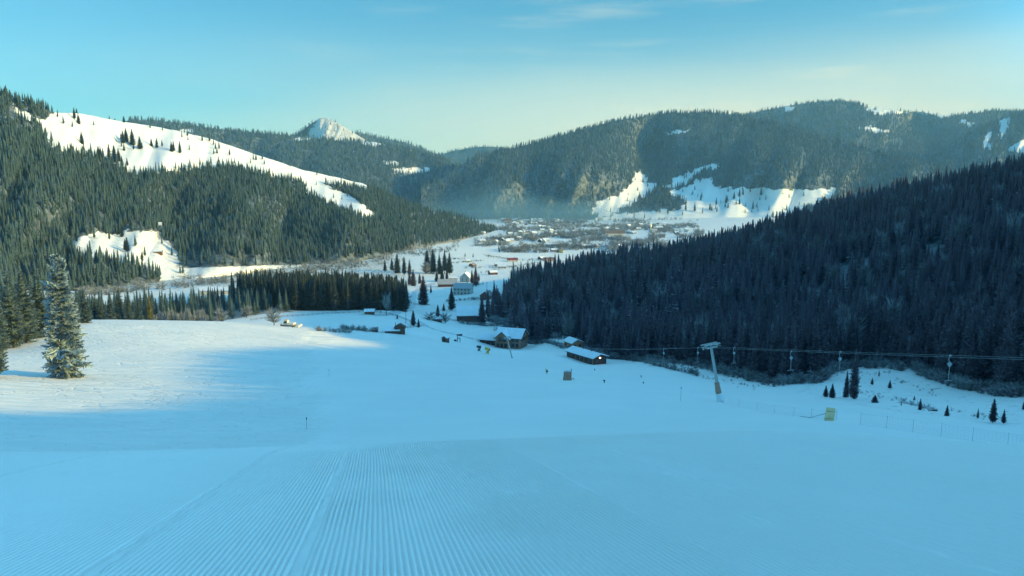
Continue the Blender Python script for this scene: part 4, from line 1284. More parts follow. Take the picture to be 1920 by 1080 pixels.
# ------------------------------------------------------------------ snow cannons and hydrants
def cannon(p, rz, label, body='yellow_paint', k=1.0):
    e = empty('snow_cannon', p, rz, label, 'snow cannon', 'snow cannons beside the piste')
    e.scale = (k, k, k)
    for a in (0.5, 2.6, 4.7):
        MB().tube((0, 0, 0.5), (1.1 * math.cos(a), 1.1 * math.sin(a), -0.1), 0.05, 0.05, 6).build('leg', M['steel_dark'], e)
    MB().box(-0.45, 0.45, -0.35, 0.35, 0.35, 0.95).build('base', M[body], e, bevel=0.04)
    MB().tube((0, 0, 0.9), (0, 0, 1.4), 0.12, 0.12, 8).build('mast', M['steel_dark'], e)
    b = MB().tube((-0.7, 0, 1.6), (0.7, 0, 2.0), 0.62, 0.48, 18).build('barrel', M[body], e)
    MB().tube((0.70, 0, 2.0), (0.80, 0, 2.03), 0.52, 0.52, 18).build('nozzle_ring', M['steel_dark'], b)
    MB().tube((-0.78, 0, 1.58), (-0.70, 0, 1.6), 0.5, 0.62, 18).build('fan_grille', M['steel_dark'], b)
    return e


cannon(hit(914, 664), R(160), 'yellow snow cannon with dark fan standing left of the far lift pylon', 'yellow_paint', 1.25)
cannon(hit(898, 659), R(200), 'dark snow cannon beside the yellow one near the chalet', 'steel_dark', 1.15)
cannon(hit(1025, 701), R(100), 'small pale yellow snow cannon standing alone left of the brown guard', 'yellow', 0.62)
hyd = None
for (u_, v_, lab) in ((1133, 718, 'small dark snowmaking hydrant on the piste right of the brown guard'), (1202, 708, 'small dark hydrant on the crest at the edge of the groomed snow'), (1206, 720, 'small tilted dark hydrant just below the crest of the piste'), (1115, 695, 'tiny dark hydrant above the guard, near the long building')):
    q = hit(u_, v_)
    if hyd is None:
        hyd = empty('hydrant', q, 0.4, lab, 'hydrant', 'hydrants on the piste'); hyd.scale = (0.7, 0.7, 0.7)
        MB().tube((0, 0, -0.2), (0.05, 0, 0.7), 0.16, 0.14, 10).build('pipe', M['steel_dark'], hyd)
        MB().box(-0.35, 0.15, -0.2, 0.2, 0.66, 1.0).build('valve_head', M['steel_dark'], hyd, bevel=0.03)
        MB().tube((0.18, 0, 0.85), (0.22, 0, 0.85), 0.2, 0.2, 10).build('hand_wheel', M['steel_dark'], hyd)
    else: copy_thing(hyd, q, u_ * 0.7, lab)
mk = None
for (u_, v_, lab, hh_) in ((575, 805, 'nearest thin marker pole where groomed and rough snow meet', 1.6), (617, 706, 'farther thin marker pole at the edge of the rough snow', 1.7), (1276, 752, 'thin dark marker pole left of the tall pylon', 2.6)):
    q = hit(u_, v_)
    m_ = empty('marker_pole', q, 0, lab, 'marker pole', 'piste marker poles')
    MB().tube((0, 0, -0.3), (0.03, 0, hh_), 0.02, 0.018, 6).build('pole', M['steel_dark'], m_)
    MB().tube((0.03, 0, hh_ - 0.3), (0.03, 0, hh_), 0.06, 0.06, 8).build('marker_disc', M['steel_dark'], m_)

# ------------------------------------------------------------------ snow groomer on the sunlit brow
p = hit(542, 613)
gk = 39 * p[1] / 1400 / 8.6
e = empty('snow_groomer', p + np.array([0, 0, -0.05]), R(176), 'cream tracked snow groomer parked on the sunlit brow', 'snow groomer')
e.scale = (gk, gk, gk)
for s_ in (-1, 1):
    tr = MB().prism([(-2.3, 0.25), (-1.9, 0.0), (1.7, 0.0), (2.2, 0.3), (2.2, 0.75), (1.7, 1.0), (-1.9, 1.0), (-2.3, 0.75)], 'y', *sorted((s_ * 1.05, s_ * 2.0))).build('track', M['rubber'], e)
    for k in range(5): MB().tube((-1.6 + k * 0.8, s_ * 2.01, 0.45), (-1.6 + k * 0.8, s_ * 2.06, 0.45), 0.3, 0.3, 12).build('road_wheel', M['cream_paint'], tr)
MB().box(-2.2, 2.3, -1.0, 1.0, 0.45, 1.1).build('chassis', M['steel_dark'], e)
MB().prism([(-2.6, 1.12), (0.2, 1.12), (0.2, 2.0), (-2.4, 1.9)], 'y', -1.5, 1.5).build('engine_deck', M['cream_paint'], e, bevel=0.06)
cb = MB().prism([(0.22, 1.12), (2.2, 1.12), (2.05, 1.9), (1.5, 2.95), (0.3, 2.95)], 'y', -1.15, 1.15).build('cab', M['cream_paint'], e, bevel=0.06)
MB().prism([(2.215, 1.75), (2.25, 1.75), (1.66, 2.8), (1.62, 2.8)], 'y', -1.0, 1.0).build('windscreen', M['glass'], cb)
for s_ in (-1, 1): MB().prism([(0.5, 1.75), (1.95, 1.75), (1.45, 2.75), (0.5, 2.75)], 'y', *sorted((s_ * 1.14, s_ * 1.17))).build('side_window', M['glass'], cb)
MB().box(0.5, 1.4, -0.9, 0.9, 2.98, 3.12).build('light_bar', M['yellow_paint'], cb)
MB().prism([(3.3, 0.1), (3.5, 0.1), (3.75, 0.7), (3.55, 1.35), (3.4, 1.35), (3.55, 0.7)], 'y', -2.4, 2.4).build('blade', M['cream_paint'], e)
for s_ in (-0.8, 0.8): MB().tube((2.2, s_, 0.7), (3.45, s_, 0.7), 0.1, 0.1, 8).build('push_arm', M['steel_dark'], e)
MB().box(-3.0, -2.5, -1.2, 1.2, 0.3, 0.9).build('hitch', M['yellow_paint'], e)
MB().tube((-3.0, 0, 0.8), (-3.9, 0, 0.9), 0.1, 0.1, 8).box(-4.9, -3.6, -2.3, 2.3, 0.25, 1.1).build('tiller', M['cream_paint'], e, bevel=0.05)

# ------------------------------------------------------------------ farms and houses below the wood
p = hit(875, 604)
house('big_barn', 'wide dark barn with a broad snow covered roof between two tall spruces', p + np.array([1.5, 7, 0]), R(4), 17.0, 12.0, 4.2, 5.2, M['wood_dark'], M['wood_dark'], 0.5, cat='barn', win=(3, 1), chimney=False)
p = hit(838, 538)
house('long_house', 'long grey roofed house beside the white villa', p + np.array([0, 5, 0]), R(3), 19.0, 9.0, 3.0, 4.4, M['wood_dark'], M['roof_grey'], 0.0, win=(5, 1), cat='house')
p = hit(868, 553)
house('villa', 'white two storey villa with grey roof and dark dormer', p + np.array([0, 6, 0]), R(-12), 15.0, 10.5, 5.6, 3.6, M['plaster_white'], M['roof_grey'], 0.0, win=(5, 2), cat='house')
p = hit(873, 529)
house('gable_house', 'tall grey roofed house standing behind the white villa', p + np.array([0, 6, 0]), R(80), 12.0, 11.0, 4.5, 5.5, M['plaster_white'], M['roof_grey'], 0.2, win=(3, 2), cat='house')
p = hit(849, 526)
house('white_shed', 'low snow roofed shed behind the long grey roof', p + np.array([0, 4, 0]), R(5), 10.0, 6.0, 2.4, 1.4, M['plaster_white'], M['wood_dark'], 0.4, win=(2, 1), cat='shed', chimney=False)
p = hit(913, 562)
house('brown_house', 'brown timber house at the left corner of the shaded wood', p + np.array([0, 4, 0]), R(70), 10.0, 8.0, 3.4, 3.0, M['wood_brown'], M['roof_brown'], 0.0, win=(2, 1), cat='house')
p = hit(819, 603)
house('low_hut', 'low dark hut with a thin line of snow amid brush by the road', p + np.array([0, 2, 0]), R(8), 6.0, 3.6, 1.6, 0.8, M['wood_dark'], M['wood_dark'], 0.25, win=(2, 1), cat='hut', chimney=False)

VILL = [  # u, v, w px, h px, wall, roof, snow, turn, label
    (878, 492, 8, 6, 'plaster_yellow', 'roof_grey', 0.25, 10, 'yellow walled little house alone on the sunny meadow'),
    (886, 500, 12, 6, 'wood_brown', 'roof_brown', 0.0, 60, 'brown barn with a rounded roof below the yellow house'),
    (938, 499, 22, 7, 'wood_dark', 'roof_grey', 0.2, 5, 'long blue grey farmhouse left of the red roof'),
    (941, 503, 16, 4, 'plaster_white', 'wood_dark', 0.4, 3, 'low white outbuilding in front of the long blue grey farmhouse'),
    (961, 491, 19, 7, 'plaster', 'roof_red', 0.0, 6, 'house with the bright red roof on the meadow'),
    (1030, 490, 22, 7, 'plaster_pink', 'roof_rust', 0.0, 8, 'pinkish house showing above the wood edge, with rust roof'),
    (1016, 487, 12, 6, 'wood_dark', 'roof_grey', 0.1, 40, 'dark shed left of the pinkish house'),
    (880, 519, 12, 6, 'wood_brown', 'roof_grey', 0.3, 15, 'brown house with snowy roof in front of the shade line'),
    (924, 515, 15, 8, 'wood_dark', 'roof_grey', 0.1, 25, 'dark house at the top left tip of the shaded wood'),
    (1053, 474, 9, 9, 'plaster_yellow', 'roof_rust', 0.0, 75, 'tall yellow gabled house in the open field'),
    (1040, 472, 14, 6, 'wood_brown', 'roof_grey', 0.2, 10, 'low brown barn attached beside the tall yellow gable'),
    (1035, 462, 22, 6, 'plaster', 'roof_rust', 0.1, 4, 'wide tan roofed farm at the edge of the town'),
    (1118, 464, 9, 7, 'plaster', 'roof_grey', 0.2, 70, 'cream gabled house above the open white field'),
    (1107, 464, 12, 6, 'wood_dark', 'roof_grey', 0.2, 10, 'grey house adjoining the cream gabled house'),
    (1095, 464, 12, 6, 'plaster_white', 'roof_grey', 0.4, 20, 'white snow roofed house left of the grey one'),
    (1161, 466, 12, 8, 'plaster', 'roof_rust', 0.1, 65, 'cream house just above the tree tops of the wood'),
    (1152, 443, 34, 10, 'plaster', 'roof_rust', 0.0, 3, 'large cream hotel block with a tan roof in the town'),
    (952, 418, 13, 8, 'plaster_pink', 'roof_rust', 0.0, 5, 'pinkish block at the far left end of the town'),
    (930, 456, 9, 6, 'plaster', 'roof_grey', 0.3, 70, 'cream chalet at the foot of the left hill'),
    (900, 460, 10, 5, 'plaster_white', 'roof_grey', 0.4, 15, 'white house in the brush below the left hill'),
    (951, 455, 9, 6, 'plaster_white', 'roof_grey', 0.4, 35, 'white house right of the cream chalet below the left hill'),
    (1236, 430, 14, 6, 'plaster_white', 'roof_grey', 0.4, 10, 'long white roofed house at the far right of the town'),
]
for (u_, v_, wp, hp_, wl, rf_, sn_, tn, lab) in VILL:
    q = hit(u_, v_)
    if q is None: continue
    kx = q[1] / 1400.0
    w_ = max(6.0, wp * kx); h_ = max(4.5, hp_ * kx)
    d_ = min(w_ * 0.8, 11.0)
    house('house', lab, q + np.array([0, d_ * 0.4, 0.0]), R(tn), w_, d_, h_ * 0.55, h_ * 0.45, M[wl], M[rf_], sn_, 'houses of the valley village', win=(3, 2 if h_ > 7 else 1), chimney=True, detail=(q[1] < 2200))
# church with a white steeple, and a white tower
for (u_, v_, hgt, lab) in ((1122, 414, 20.0, 'white church with a thin pointed steeple at the back of the town'), (1220, 437, 26.0, 'slim white tower near the right end of the town')):
    q = hit(u_, v_)
    e = empty('church', q, R(12), lab, 'church')
    MB().prism([(-4, -1), (4, -1), (4, 6), (0, 10), (-4, 6)], 'x', 1.6, 16).build('nave', M['plaster_white'], e)
    MB().prism([(-4.6, 5.5), (0, 10.2), (4.6, 5.5), (4.6, 5.9), (0, 10.7), (-4.6, 5.9)], 'x', 1.5, 16.5).build('roof', M['roof_grey'], e)
    MB().box(-2.0, 1.58, -1.8, 1.8, -1, hgt * 0.62).build('tower', M['plaster_white'], e)
    MB().tube((-0.2, 0, hgt * 0.62), (-0.2, 0, hgt), 2.4, 0.05, 8).build('spire', M['steel'], e)
# the rest of the little town: houses too far off to tell apart
hp = None
tr_ = np.random.default_rng(5)
cnt = 0
protos = []
for (wl, rf_, sn_) in (('plaster', 'roof_grey', 0.3), ('plaster_white', 'roof_grey', 0.5), ('plaster', 'roof_rust', 0.0), ('wood_brown', 'roof_grey', 0.4), ('plaster_yellow', 'roof_brown', 0.2), ('plaster_white', 'roof_red', 0.1)):
    protos.append((wl, rf_, sn_))
made = {}
for k in range(115):
    band = tr_.random()
    if band < 0.4: u_, v_ = tr_.uniform(935, 1125), tr_.uniform(412.5, 421)
    elif band < 0.8: u_, v_ = tr_.uniform(950, 1290), tr_.uniform(421, 440)
    else: u_, v_ = tr_.uniform(900, 1200), tr_.uniform(438, 456)
    q = hit(u_, v_)
    if q is None or q[1] > 2900: continue
    t_ = int(tr_.integers(0, len(protos))); wl, rf_, sn_ = protos[t_]
    lab = 'tiny distant house among bare trees in the far little town on the valley floor'
    rz_ = R(float(tr_.choice([5, 12, 80, 95, 40])))
    if t_ not in made:
        made[t_] = house('village_house', lab, q, rz_, 11 + tr_.uniform(-2, 4), 8, 3.6, 3.0, M[wl], M[rf_], sn_, 'tiny houses of the far town', detail=False, chimney=False)
    else: copy_thing(made[t_], q, rz_, None)
    cnt += 1

# ------------------------------------------------------------------ power poles, fences, road, stream
pp = []
for (u_, v_, hh_, lab) in ((630, 588, 8.0, 'wooden power pole before the dark plantation, left of two'), (714, 588, 8.0, 'wooden power pole before the dark plantation, beside the bare tree'), (761, 606, 8.0, 'wooden power pole by the bend of the road'), (913, 549, 9.0, 'wooden power pole in the shaded field behind the barn'), (852, 465, 11.0, 'thin power pole on the sunny meadow edge')):
    q = hit(u_, v_)
    e = empty('power_pole', q, R(20), lab, 'power pole', 'wooden power poles')
    MB().tube((0, 0, -0.5), (0, 0, hh_), 0.15, 0.1, 8).build('pole', M['wood_brown'], e)
    MB().box(-0.8, 0.8, -0.06, 0.06, hh_ - 0.55, hh_ - 0.4).build('cross_arm', M['wood_brown'], e)
    for k in (-0.7, 0.0, 0.7): MB().tube((k, 0, hh_ - 0.4), (k, 0, hh_ - 0.2), 0.05, 0.04, 6).build('insulator', M['plaster_white'], e)
    pp.append(q + np.array([0, 0, hh_ - 0.2]))
for i, lab in ((0, 'overhead wire in front of the dark plantation'), (1, 'overhead wire from the plantation to the road bend')):
    tag(MB().path(sag(pp[i], pp[i + 1], 0.6, 10), 0.02, 4).build('power_line', M['cable']), lab, 'wire', 'overhead wires')


def pole_fence(label, spots, step=3.0, hgt=1.2):
    pts_ = np.array([hit(u_, v_) for u_, v_ in spots])
    seg = np.concatenate([[0], np.cumsum(np.linalg.norm(np.diff(pts_[:, :2], axis=0), axis=1))])
    n = min(90, max(3, int(seg[-1] / step)))
    s_ = np.linspace(0, seg[-1], n)
    xy = np.stack([np.interp(s_, seg, pts_[:, 0]), np.interp(s_, seg, pts_[:, 1])], -1)
    z_ = ground(xy[:, 0], xy[:, 1])
    o0 = np.array([xy[0, 0], xy[0, 1], z_[0]])
    e = empty('rail_fence', o0, 0, label, 'fence', 'wooden rail fences')
    rel = np.concatenate([xy, z_[:, None]], 1) - o0
    for q in rel:
        MB().tube((q[0], q[1], q[2] - 0.3), (q[0], q[1], q[2] + hgt), 0.08, 0.07, 5).build('post', M['wood_dark'], e)
    r_ = MB()
    for k in (0.35, 0.7, 1.05): r_.path([tuple(q + [0, 0, k * hgt / 1.2]) for q in rel], 0.06, 4)
    r_.build('rails', M['wood_dark'], e)
    return e


pole_fence('dark rail fence along the back of the snowy field', [(470, 601), (540, 594), (610, 589), (700, 586), (722, 588)])
pole_fence('dark rail fence slanting down from the field corner to the road', [(722, 588), (745, 594), (765, 602), (786, 611)])
pole_fence('short rail fence between the farm hut and the road spruces', [(758, 616), (775, 614), (795, 612)])


def ribbon(name, label, spots, wid, mat, lift=0.12, kind='structure'):
    pts_ = np.array([hit(u_, v_) for u_, v_ in spots])
    seg = np.concatenate([[0], np.cumsum(np.linalg.norm(np.diff(pts_[:, :2], axis=0), axis=1))])
    n = max(20, int(seg[-1] / 2.0)); s_ = np.linspace(0, seg[-1], n)
    x_ = smooth1(np.interp(s_, seg, pts_[:, 0]), max(3, n // 16)); y_ = smooth1(np.interp(s_, seg, pts_[:, 1]), max(3, n // 16))
    tx_, ty_ = np.gradient(x_), np.gradient(y_); l_ = np.hypot(tx_, ty_) + 1e-9
    k = np.linspace(-0.5, 0.5, 7)
    ww = wid * (1 + 0.5 * fbm(s_ / 9.0, s_ * 0 + wid, 88, 3))
    X_ = x_[:, None] - (ty_ / l_)[:, None] * k[None] * ww[:, None]; Y_ = y_[:, None] + (tx_ / l_)[:, None] * k[None] * ww[:, None]
    Z_ = ground(X_, Y_) + lift * (1 - (2 * k[None]) ** 4)
    o_ = mesh_np(name, np.stack([X_, Y_, Z_], -1), grid_faces(n, 7), [mat], smooth=True)
    return tag(o_, label, kind=kind)


ribbon('road', 'packed snow road winding between farm and plantation', [(700, 592), (735, 590), (762, 582), (773, 570), (772, 560), (776, 550), (786, 543), (800, 538), (815, 530)], 6.0, M['road'], 0.18)
ribbon('farm_track', 'packed snow track passing the hut and the chalet', [(786, 602), (800, 612), (822, 620), (850, 626), (890, 636)], 5.0, M['road'], 0.18)
ribbon('stream', 'dark snow banked brook along the foot of the wood', [(1010, 637), (1040, 642), (1075, 650), (1140, 664), (1180, 674), (1230, 684), (1270, 694), (1310, 706)], 1.6, M['earth'], 0.25)
ribbon('brook', 'dark bare brook bank in the snowy clearing on the right', [(1692, 754), (1712, 759), (1735, 763), (1752, 771)], 1.6, M['earth'], 0.3)

# ------------------------------------------------------------------ single trees
def T(label, u_, vb, vt, key, needle='needles', group=None, wide=1.0, Y=None, name='spruce_tree', var=None, cat='tree', q=None):
    if q is None: q = at(u_, Y) if Y else hit(u_, vb)
    v0 = float(proj(q)[1])
    h_ = max(2.0, (vb - vt) * q[1] / 1400.0 * 1.0)
    var = var if var is not None else NEAR[key]
    return tree(name, label, q - np.array([0, 0, 0.15]), h_, '%s%d' % (name, key), var, needle, group, cat, wide)


HERO = spruce(np.random.default_rng(3), 64, 12, 12, rmax=0.155, power=0.5, base=0.03, droop=0.9, inner=0.5, lushness=0.5, frost=1.35)
T('tall rime covered spruce standing alone on the sunlit snow at the left', 125, 702, 462, 40, 'needles_rime', None, 1.0, Y=156, var=HERO)
T('spruce cut by the left edge of the picture, branches reaching into the snow', -6, 712, 560, 1, 'needles_frost', None, 1.15, Y=150)
for (u_, vb, vt, Y_, wide, lab) in ((0, 652, 522, 205, 1.25, 'green spruce at the far left behind the edge tree'), (26, 652, 508, 218, 1.3, 'dense frosted spruce second from the left in the dark clump'), (50, 648, 506, 226, 1.3, 'broad frosted spruce in the middle of the left clump'),
                                    (76, 643, 515, 236, 1.3, 'frosted spruce of the left clump half behind the tall lone tree'), (-28, 655, 500, 215, 1.3, 'spruce just outside the left clump at the picture edge'),
                                    (100, 628, 525, 250, 1.2, 'spruce peering out behind the tall lone tree'),
                                    (160, 606, 538, 268, 1.35, 'yellowish green spruce right behind the tall lone tree'), (142, 608, 545, 262, 1.2, 'green spruce between the lone tree and the yellowish one'),
                                    (208, 606, 547, 318, 1.2, 'grey frosted spruce right of the dark gap on the brow'), (226, 606, 540, 325, 1.3, 'broad grey spruce second after the dark gap on the brow'), (243, 606, 543, 330, 1.2, 'grey spruce third after the dark gap on the brow'),
                                    (262, 605, 556, 335, 1.2, 'smaller grey spruce left of the yellow larch'), (190, 606, 552, 335, 1.3, 'dark spruce standing in the shaded gap on the brow')):
    T(lab, u_, vb, vt, (0, 3, 5)[abs(u_) % 3], 'needles_rime' if u_ < 110 else 'needles_frost', 'spruces behind the sunlit brow', wide, Y=Y_)
T('yellow larch glowing among grey spruces behind the brow', 282, 604, 556, 2, 'larch', None, 1.2, Y=322, name='larch_tree')
for (u_, vt, lab) in ((292, 586, 'a'), (301, 582, 'b'), (311, 580, 'c'), (322, 578, 'd'), (330, 584, 'e'), (341, 580, 'f'), (352, 577, 'g'), (362, 585, 'h'), (371, 580, 'i'), (379, 578, 'j'), (388, 586, 'k')):
    T('pale slender frosted sapling in the row behind the sunlit brow', u_, 605, vt, 20 + u_ % 3, 'twigs', 'frosted saplings behind the brow', 0.9, Y=330 + (u_ % 7) * 3, name='sapling', var=BARE[u_ % 3])
T('pale bare bushy tree in the sun where field and brow meet', 416, 603, 572, 20, 'twigs', None, 1.3, Y=352, name='bare_tree', var=BARE[2])
T('dark leafless bush directly behind the snow groomer', 514, 608, 572, 21, 'twigs', None, 1.3, Y=372, name='bare_bush', var=BARE[2])
T('tall frosted leafless tree at the right end of the plantation', 725, 592, 549, 22, 'twigs', None, 0.8, name='bare_tree', var=BARE[1])
T('small frosted leafless tree in front of the left plantation spruces', 462, 592, 566, 20, 'twigs', None, 1.2, Y=420, name='bare_tree', var=BARE[0])
T('low rimed bush right of the low dark hut', 835, 606, 584, 21, 'twigs', None, 1.7, name='bare_bush', var=BUSH[1])
T('low rimed bush left of the low dark hut', 806, 600, 582, 22, 'twigs', None, 1.7, name='bare_bush', var=BUSH[0])
T('pale rounded leafless tree in front of the tall grey grove', 798, 514, 490, 20, 'twigs', None, 1.2, name='bare_tree', var=BARE[2])
for (u_, vb, vt, lab) in ((794, 571, 514, 'large dark spruce beside the road bend'), (808, 550, 534, 'low wide dark spruce right of the road bend spruce'), (847, 582, 536, 'tall dark spruce left of the big barn roof'), (904, 608, 553, 'tall dark spruce right of the big barn'),
                          (775, 536, 503, 'dark spruce pair member left above the road bend'), (768, 534, 508, 'dark spruce behind the road left of its neighbour'), (787, 532, 512, 'narrow dark spruce above the road bend'), (819, 528, 507, 'dark spruce behind the long grey roof, left one'),
                          (829, 527, 498, 'dark spruce behind the long grey roof, middle one'), (838, 526, 503, 'dark spruce behind the long grey roof, right one'), (885, 533, 505, 'dark spruce just right of the tall grey gable'), (892, 537, 498, 'tallest dark spruce right of the white villa'),
                          (898, 528, 512, 'short dark spruce right of the tallest one by the villa'), (775, 610, 580, 'dark spruce by the road junction'), (785, 614, 596, 'smaller dark spruce right beside the junction spruce'), (745, 598, 588, 'tiny spruce by the slanting rail fence'),
                          (821, 594, 570, 'dark slim spruce standing in the brush by the low hut'), (832, 583, 568, 'small spruce left of the tall barn spruce'), (801, 512, 468, 'tall grey conifer at the left of the grove on the meadow'), (812, 513, 466, 'tall grey conifer second in the grove on the meadow'),
                          (824, 514, 476, 'grey conifer third in the grove on the meadow'), (834, 514, 466, 'tall grey conifer fourth in the grove on the meadow'), (843, 514, 472, 'grey conifer at the right end of the grove on the meadow'), (768, 518, 486, 'grey spruce left of the meadow grove'),
                          (758, 516, 480, 'grey spruce farther left of the meadow grove'), (745, 512, 474, 'tall grey spruce above the end of the plantation'), (735, 508, 482, 'grey spruce behind the plantation, right of two'), (722, 508, 486, 'grey spruce behind the plantation, left of two'),
                          (872, 482, 473, 'tiny dark spruce alone on the sunny meadow'), (887, 483, 474, 'tiny dark spruce right of the lone meadow spruce'), (936, 473, 465, 'tiny dark tree on the far meadow'), (935, 468, 461, 'tiny dark tree above its twin on the far meadow')):
    T(lab, u_, vb, vt, (u_ + vb) % 6, 'needles_shaded' if vb > 500 and u_ > 760 and not 795 < u_ < 848 else 'needles', 'single spruces on the valley floor', 1.5)
for (u_, vb, vt, wide, lab) in ((1600, 748, 648, 0.85, 'lone thin spruce at the lower corner of the clearing'), (1586, 745, 690, 0.9, 'shorter spruce beside the lone thin one at the clearing'), (1775, 780, 756, 1.7, 'small young spruce left of the other three in the snow'), (1833, 785, 762, 1.2, 'small slim young spruce, second of four in the snow'),
                               (1861, 793, 742, 1.6, 'tallest of the four young spruces on the right snowfield'), (1881, 795, 763, 1.5, 'young spruce right beside the tallest of the four'), (1635, 722, 706, 2.0, 'small bushy spruce in the snowy clearing'), (1668, 728, 710, 1.8, 'small bushy spruce right of another in the clearing'),
                               (1560, 746, 716, 1.9, 'low dense dark spruce at the wood edge left of the clearing'), (1548, 744, 720, 1.9, 'low dark spruce bush at the wood edge by the clearing'), (1640, 755, 748, 3.0, 'tiny dark bush lying in the clearing snow'), (1920, 768, 745, 1.5, 'young spruce at the right edge of the snowfield')):
    T(lab, u_, vb, vt, (u_ + 1) % 6, 'needles_shaded', 'young spruces around the clearing', wide)
cr_ = np.random.default_rng(77); n_ = 0
while n_ < 4:
    u_ = cr_.uniform(1555, 1915); vb = cr_.uniform(694, 778)
    lo = np.interp(u_, [1555, 1600, 1650, 1750, 1915], [722, 700, 702, 745, 765]); hi_ = np.interp(u_, [1555, 1700, 1915], [745, 766, 790])
    if not (lo < vb < hi_) or (vb > lo + 16 and cr_.random() < 0.75): continue
    q = hit(u_, vb); k = int(cr_.integers(0, 6)); n_ += 1
    tree('spruce_tree', 'small dark self-sown spruce scattered along the upper edge of the snowy clearing', q - np.array([0, 0, .1]), cr_.uniform(0.9, 2.6), 'spruce_tree%d' % k, NEAR[k], 'needles_shaded', 'self-sown spruces of the clearing', wide=cr_.uniform(1.1, 1.8))
# sunlit trees on the meadows of the left hill
HV = proj(hill_c.p)


def on_hill(hill, uv, u_, v_):
    d = (uv[0] - u_) ** 2 + (uv[1] - v_) ** 2 + np.where((hill.T > 1) | (hill.T < 0), 1e6, 0)
    return hill.p.reshape(-1, 3)[int(np.argmin(d))]


for (u_, vb, hp_) in ((153, 270, 24), (231, 268, 24), (237, 266, 26), (249, 272, 30), (250, 281, 14), (263, 279, 24), (233, 283, 13), (266, 278, 12), (285, 275, 16), (294, 277, 19), (304, 276, 14), (321, 285, 19), (326, 284, 20), (338, 289, 24), (407, 288, 10), (205, 222, 7), (214, 225, 5), (233, 230, 12),
                      (143, 213, 10), (147, 232, 20), (140, 224, 22), (185, 297, 24), (190, 300, 26), (206, 300, 30), (215, 304, 32), (223, 303, 26), (229, 312, 20), (238, 313, 18), (430, 292, 14), (480, 300, 12)):
    q = on_hill(hill_c, HV, u_, vb)
    tree('spruce_tree', 'spruce casting a long shadow on the bright crest meadow of the left hill', q - np.array([0, 0, .3]), hp_ * q[1] / 1400.0, 'spruce_tree%d' % (u_ % 6), NEAR[u_ % 6], 'needles', 'spruces on the crest meadow', wide=1.45)
for (u_, vb, hp_) in ((239, 472, 28), (234, 468, 22), (241, 482, 12), (267, 489, 16), (180, 490, 20), (188, 492, 14), (272, 506, 16), (258, 492, 14), (143, 452, 12), (222, 440, 20), (228, 444, 24)):
    q = on_hill(hill_c, HV, u_, vb)
    tree('spruce_tree', 'spruce standing on the small sunlit clearing low on the left hill', q - np.array([0, 0, .3]), hp_ * q[1] / 1400.0, 'spruce_tree%d' % (u_ % 6), NEAR[u_ % 6], 'needles', 'spruces on the small clearing', wide=1.45)
FVV = proj(hill_f.p)
for (u_, vb, hp_) in ((1286, 395, 26), (1303, 397, 24), (1342, 386, 30), (1331, 394, 14), (1362, 381, 26), (1386, 369, 16), (1394, 366, 14), (1406, 361, 12), (1427, 366, 16), (1386, 383, 14), (1412, 393, 20), (1360, 389, 12), (1377, 372, 14), (1300, 340, 12), (1312, 342, 12), (1270, 352, 14), (1240, 366, 16), (1256, 372, 14), (1248, 384, 14)):
    q = on_hill(hill_f, FVV, u_, vb)
    tree('spruce_tree', 'tall distant spruce on the snow meadow below the central mountain', q - np.array([0, 0, .5]), min(34.0, hp_ * q[1] / 1400.0), 'spruce_tree%d' % (u_ % 6), MID[u_ % 5], 'needles', 'spruces on the far snow meadow', wide=1.2)
p = on_hill(hill_c, HV, 297, 428)
house('hill_house', 'white house at the upper right corner of the small sunlit clearing', p, R(15), 9, 8, 4, 3, M['plaster_white'], M['roof_grey'], 0.4, detail=True, cat='house')
p = on_hill(hill_c, HV, 297, 474)
house('hill_barn', 'small reddish barn on the small sunlit clearing', p, R(10), 9, 5, 2.0, 1.2, M['wood_brown'], M['roof_brown'], 0.2, detail=False, cat='barn', chimney=False)
p = hit(408, 551)
house('pale_house', 'pale house with snowy roof behind the trees left of the plantation', p, R(4), 26, 9, 3.2, 2.0, M['plaster'], M['roof_grey'], 0.4, detail=True, cat='house', win=(5, 1))
for (u_, top_, hh_, q, lab) in ((1290, 200, 30, None, 'thin transmitter mast on the top of the central mountain'), (1682, 195, 40, None, 'thin mast on the snowy saddle of the far right mountain')):
    hl = hill_f if u_ < 1400 else hill_g
    uvh = proj(hl.p); col_ = int(np.argmin(np.abs(hl.u - u_))); row_ = int(np.argmin(np.abs(hl.t - 1.0))); q = hl.p[row_, col_]
    tag(MB().tube(q, q + np.array([0, 0, hh_ + 12]), 0.7, 0.35, 6).build('mast', M['steel_dark']), lab, 'mast', 'masts on the summits')

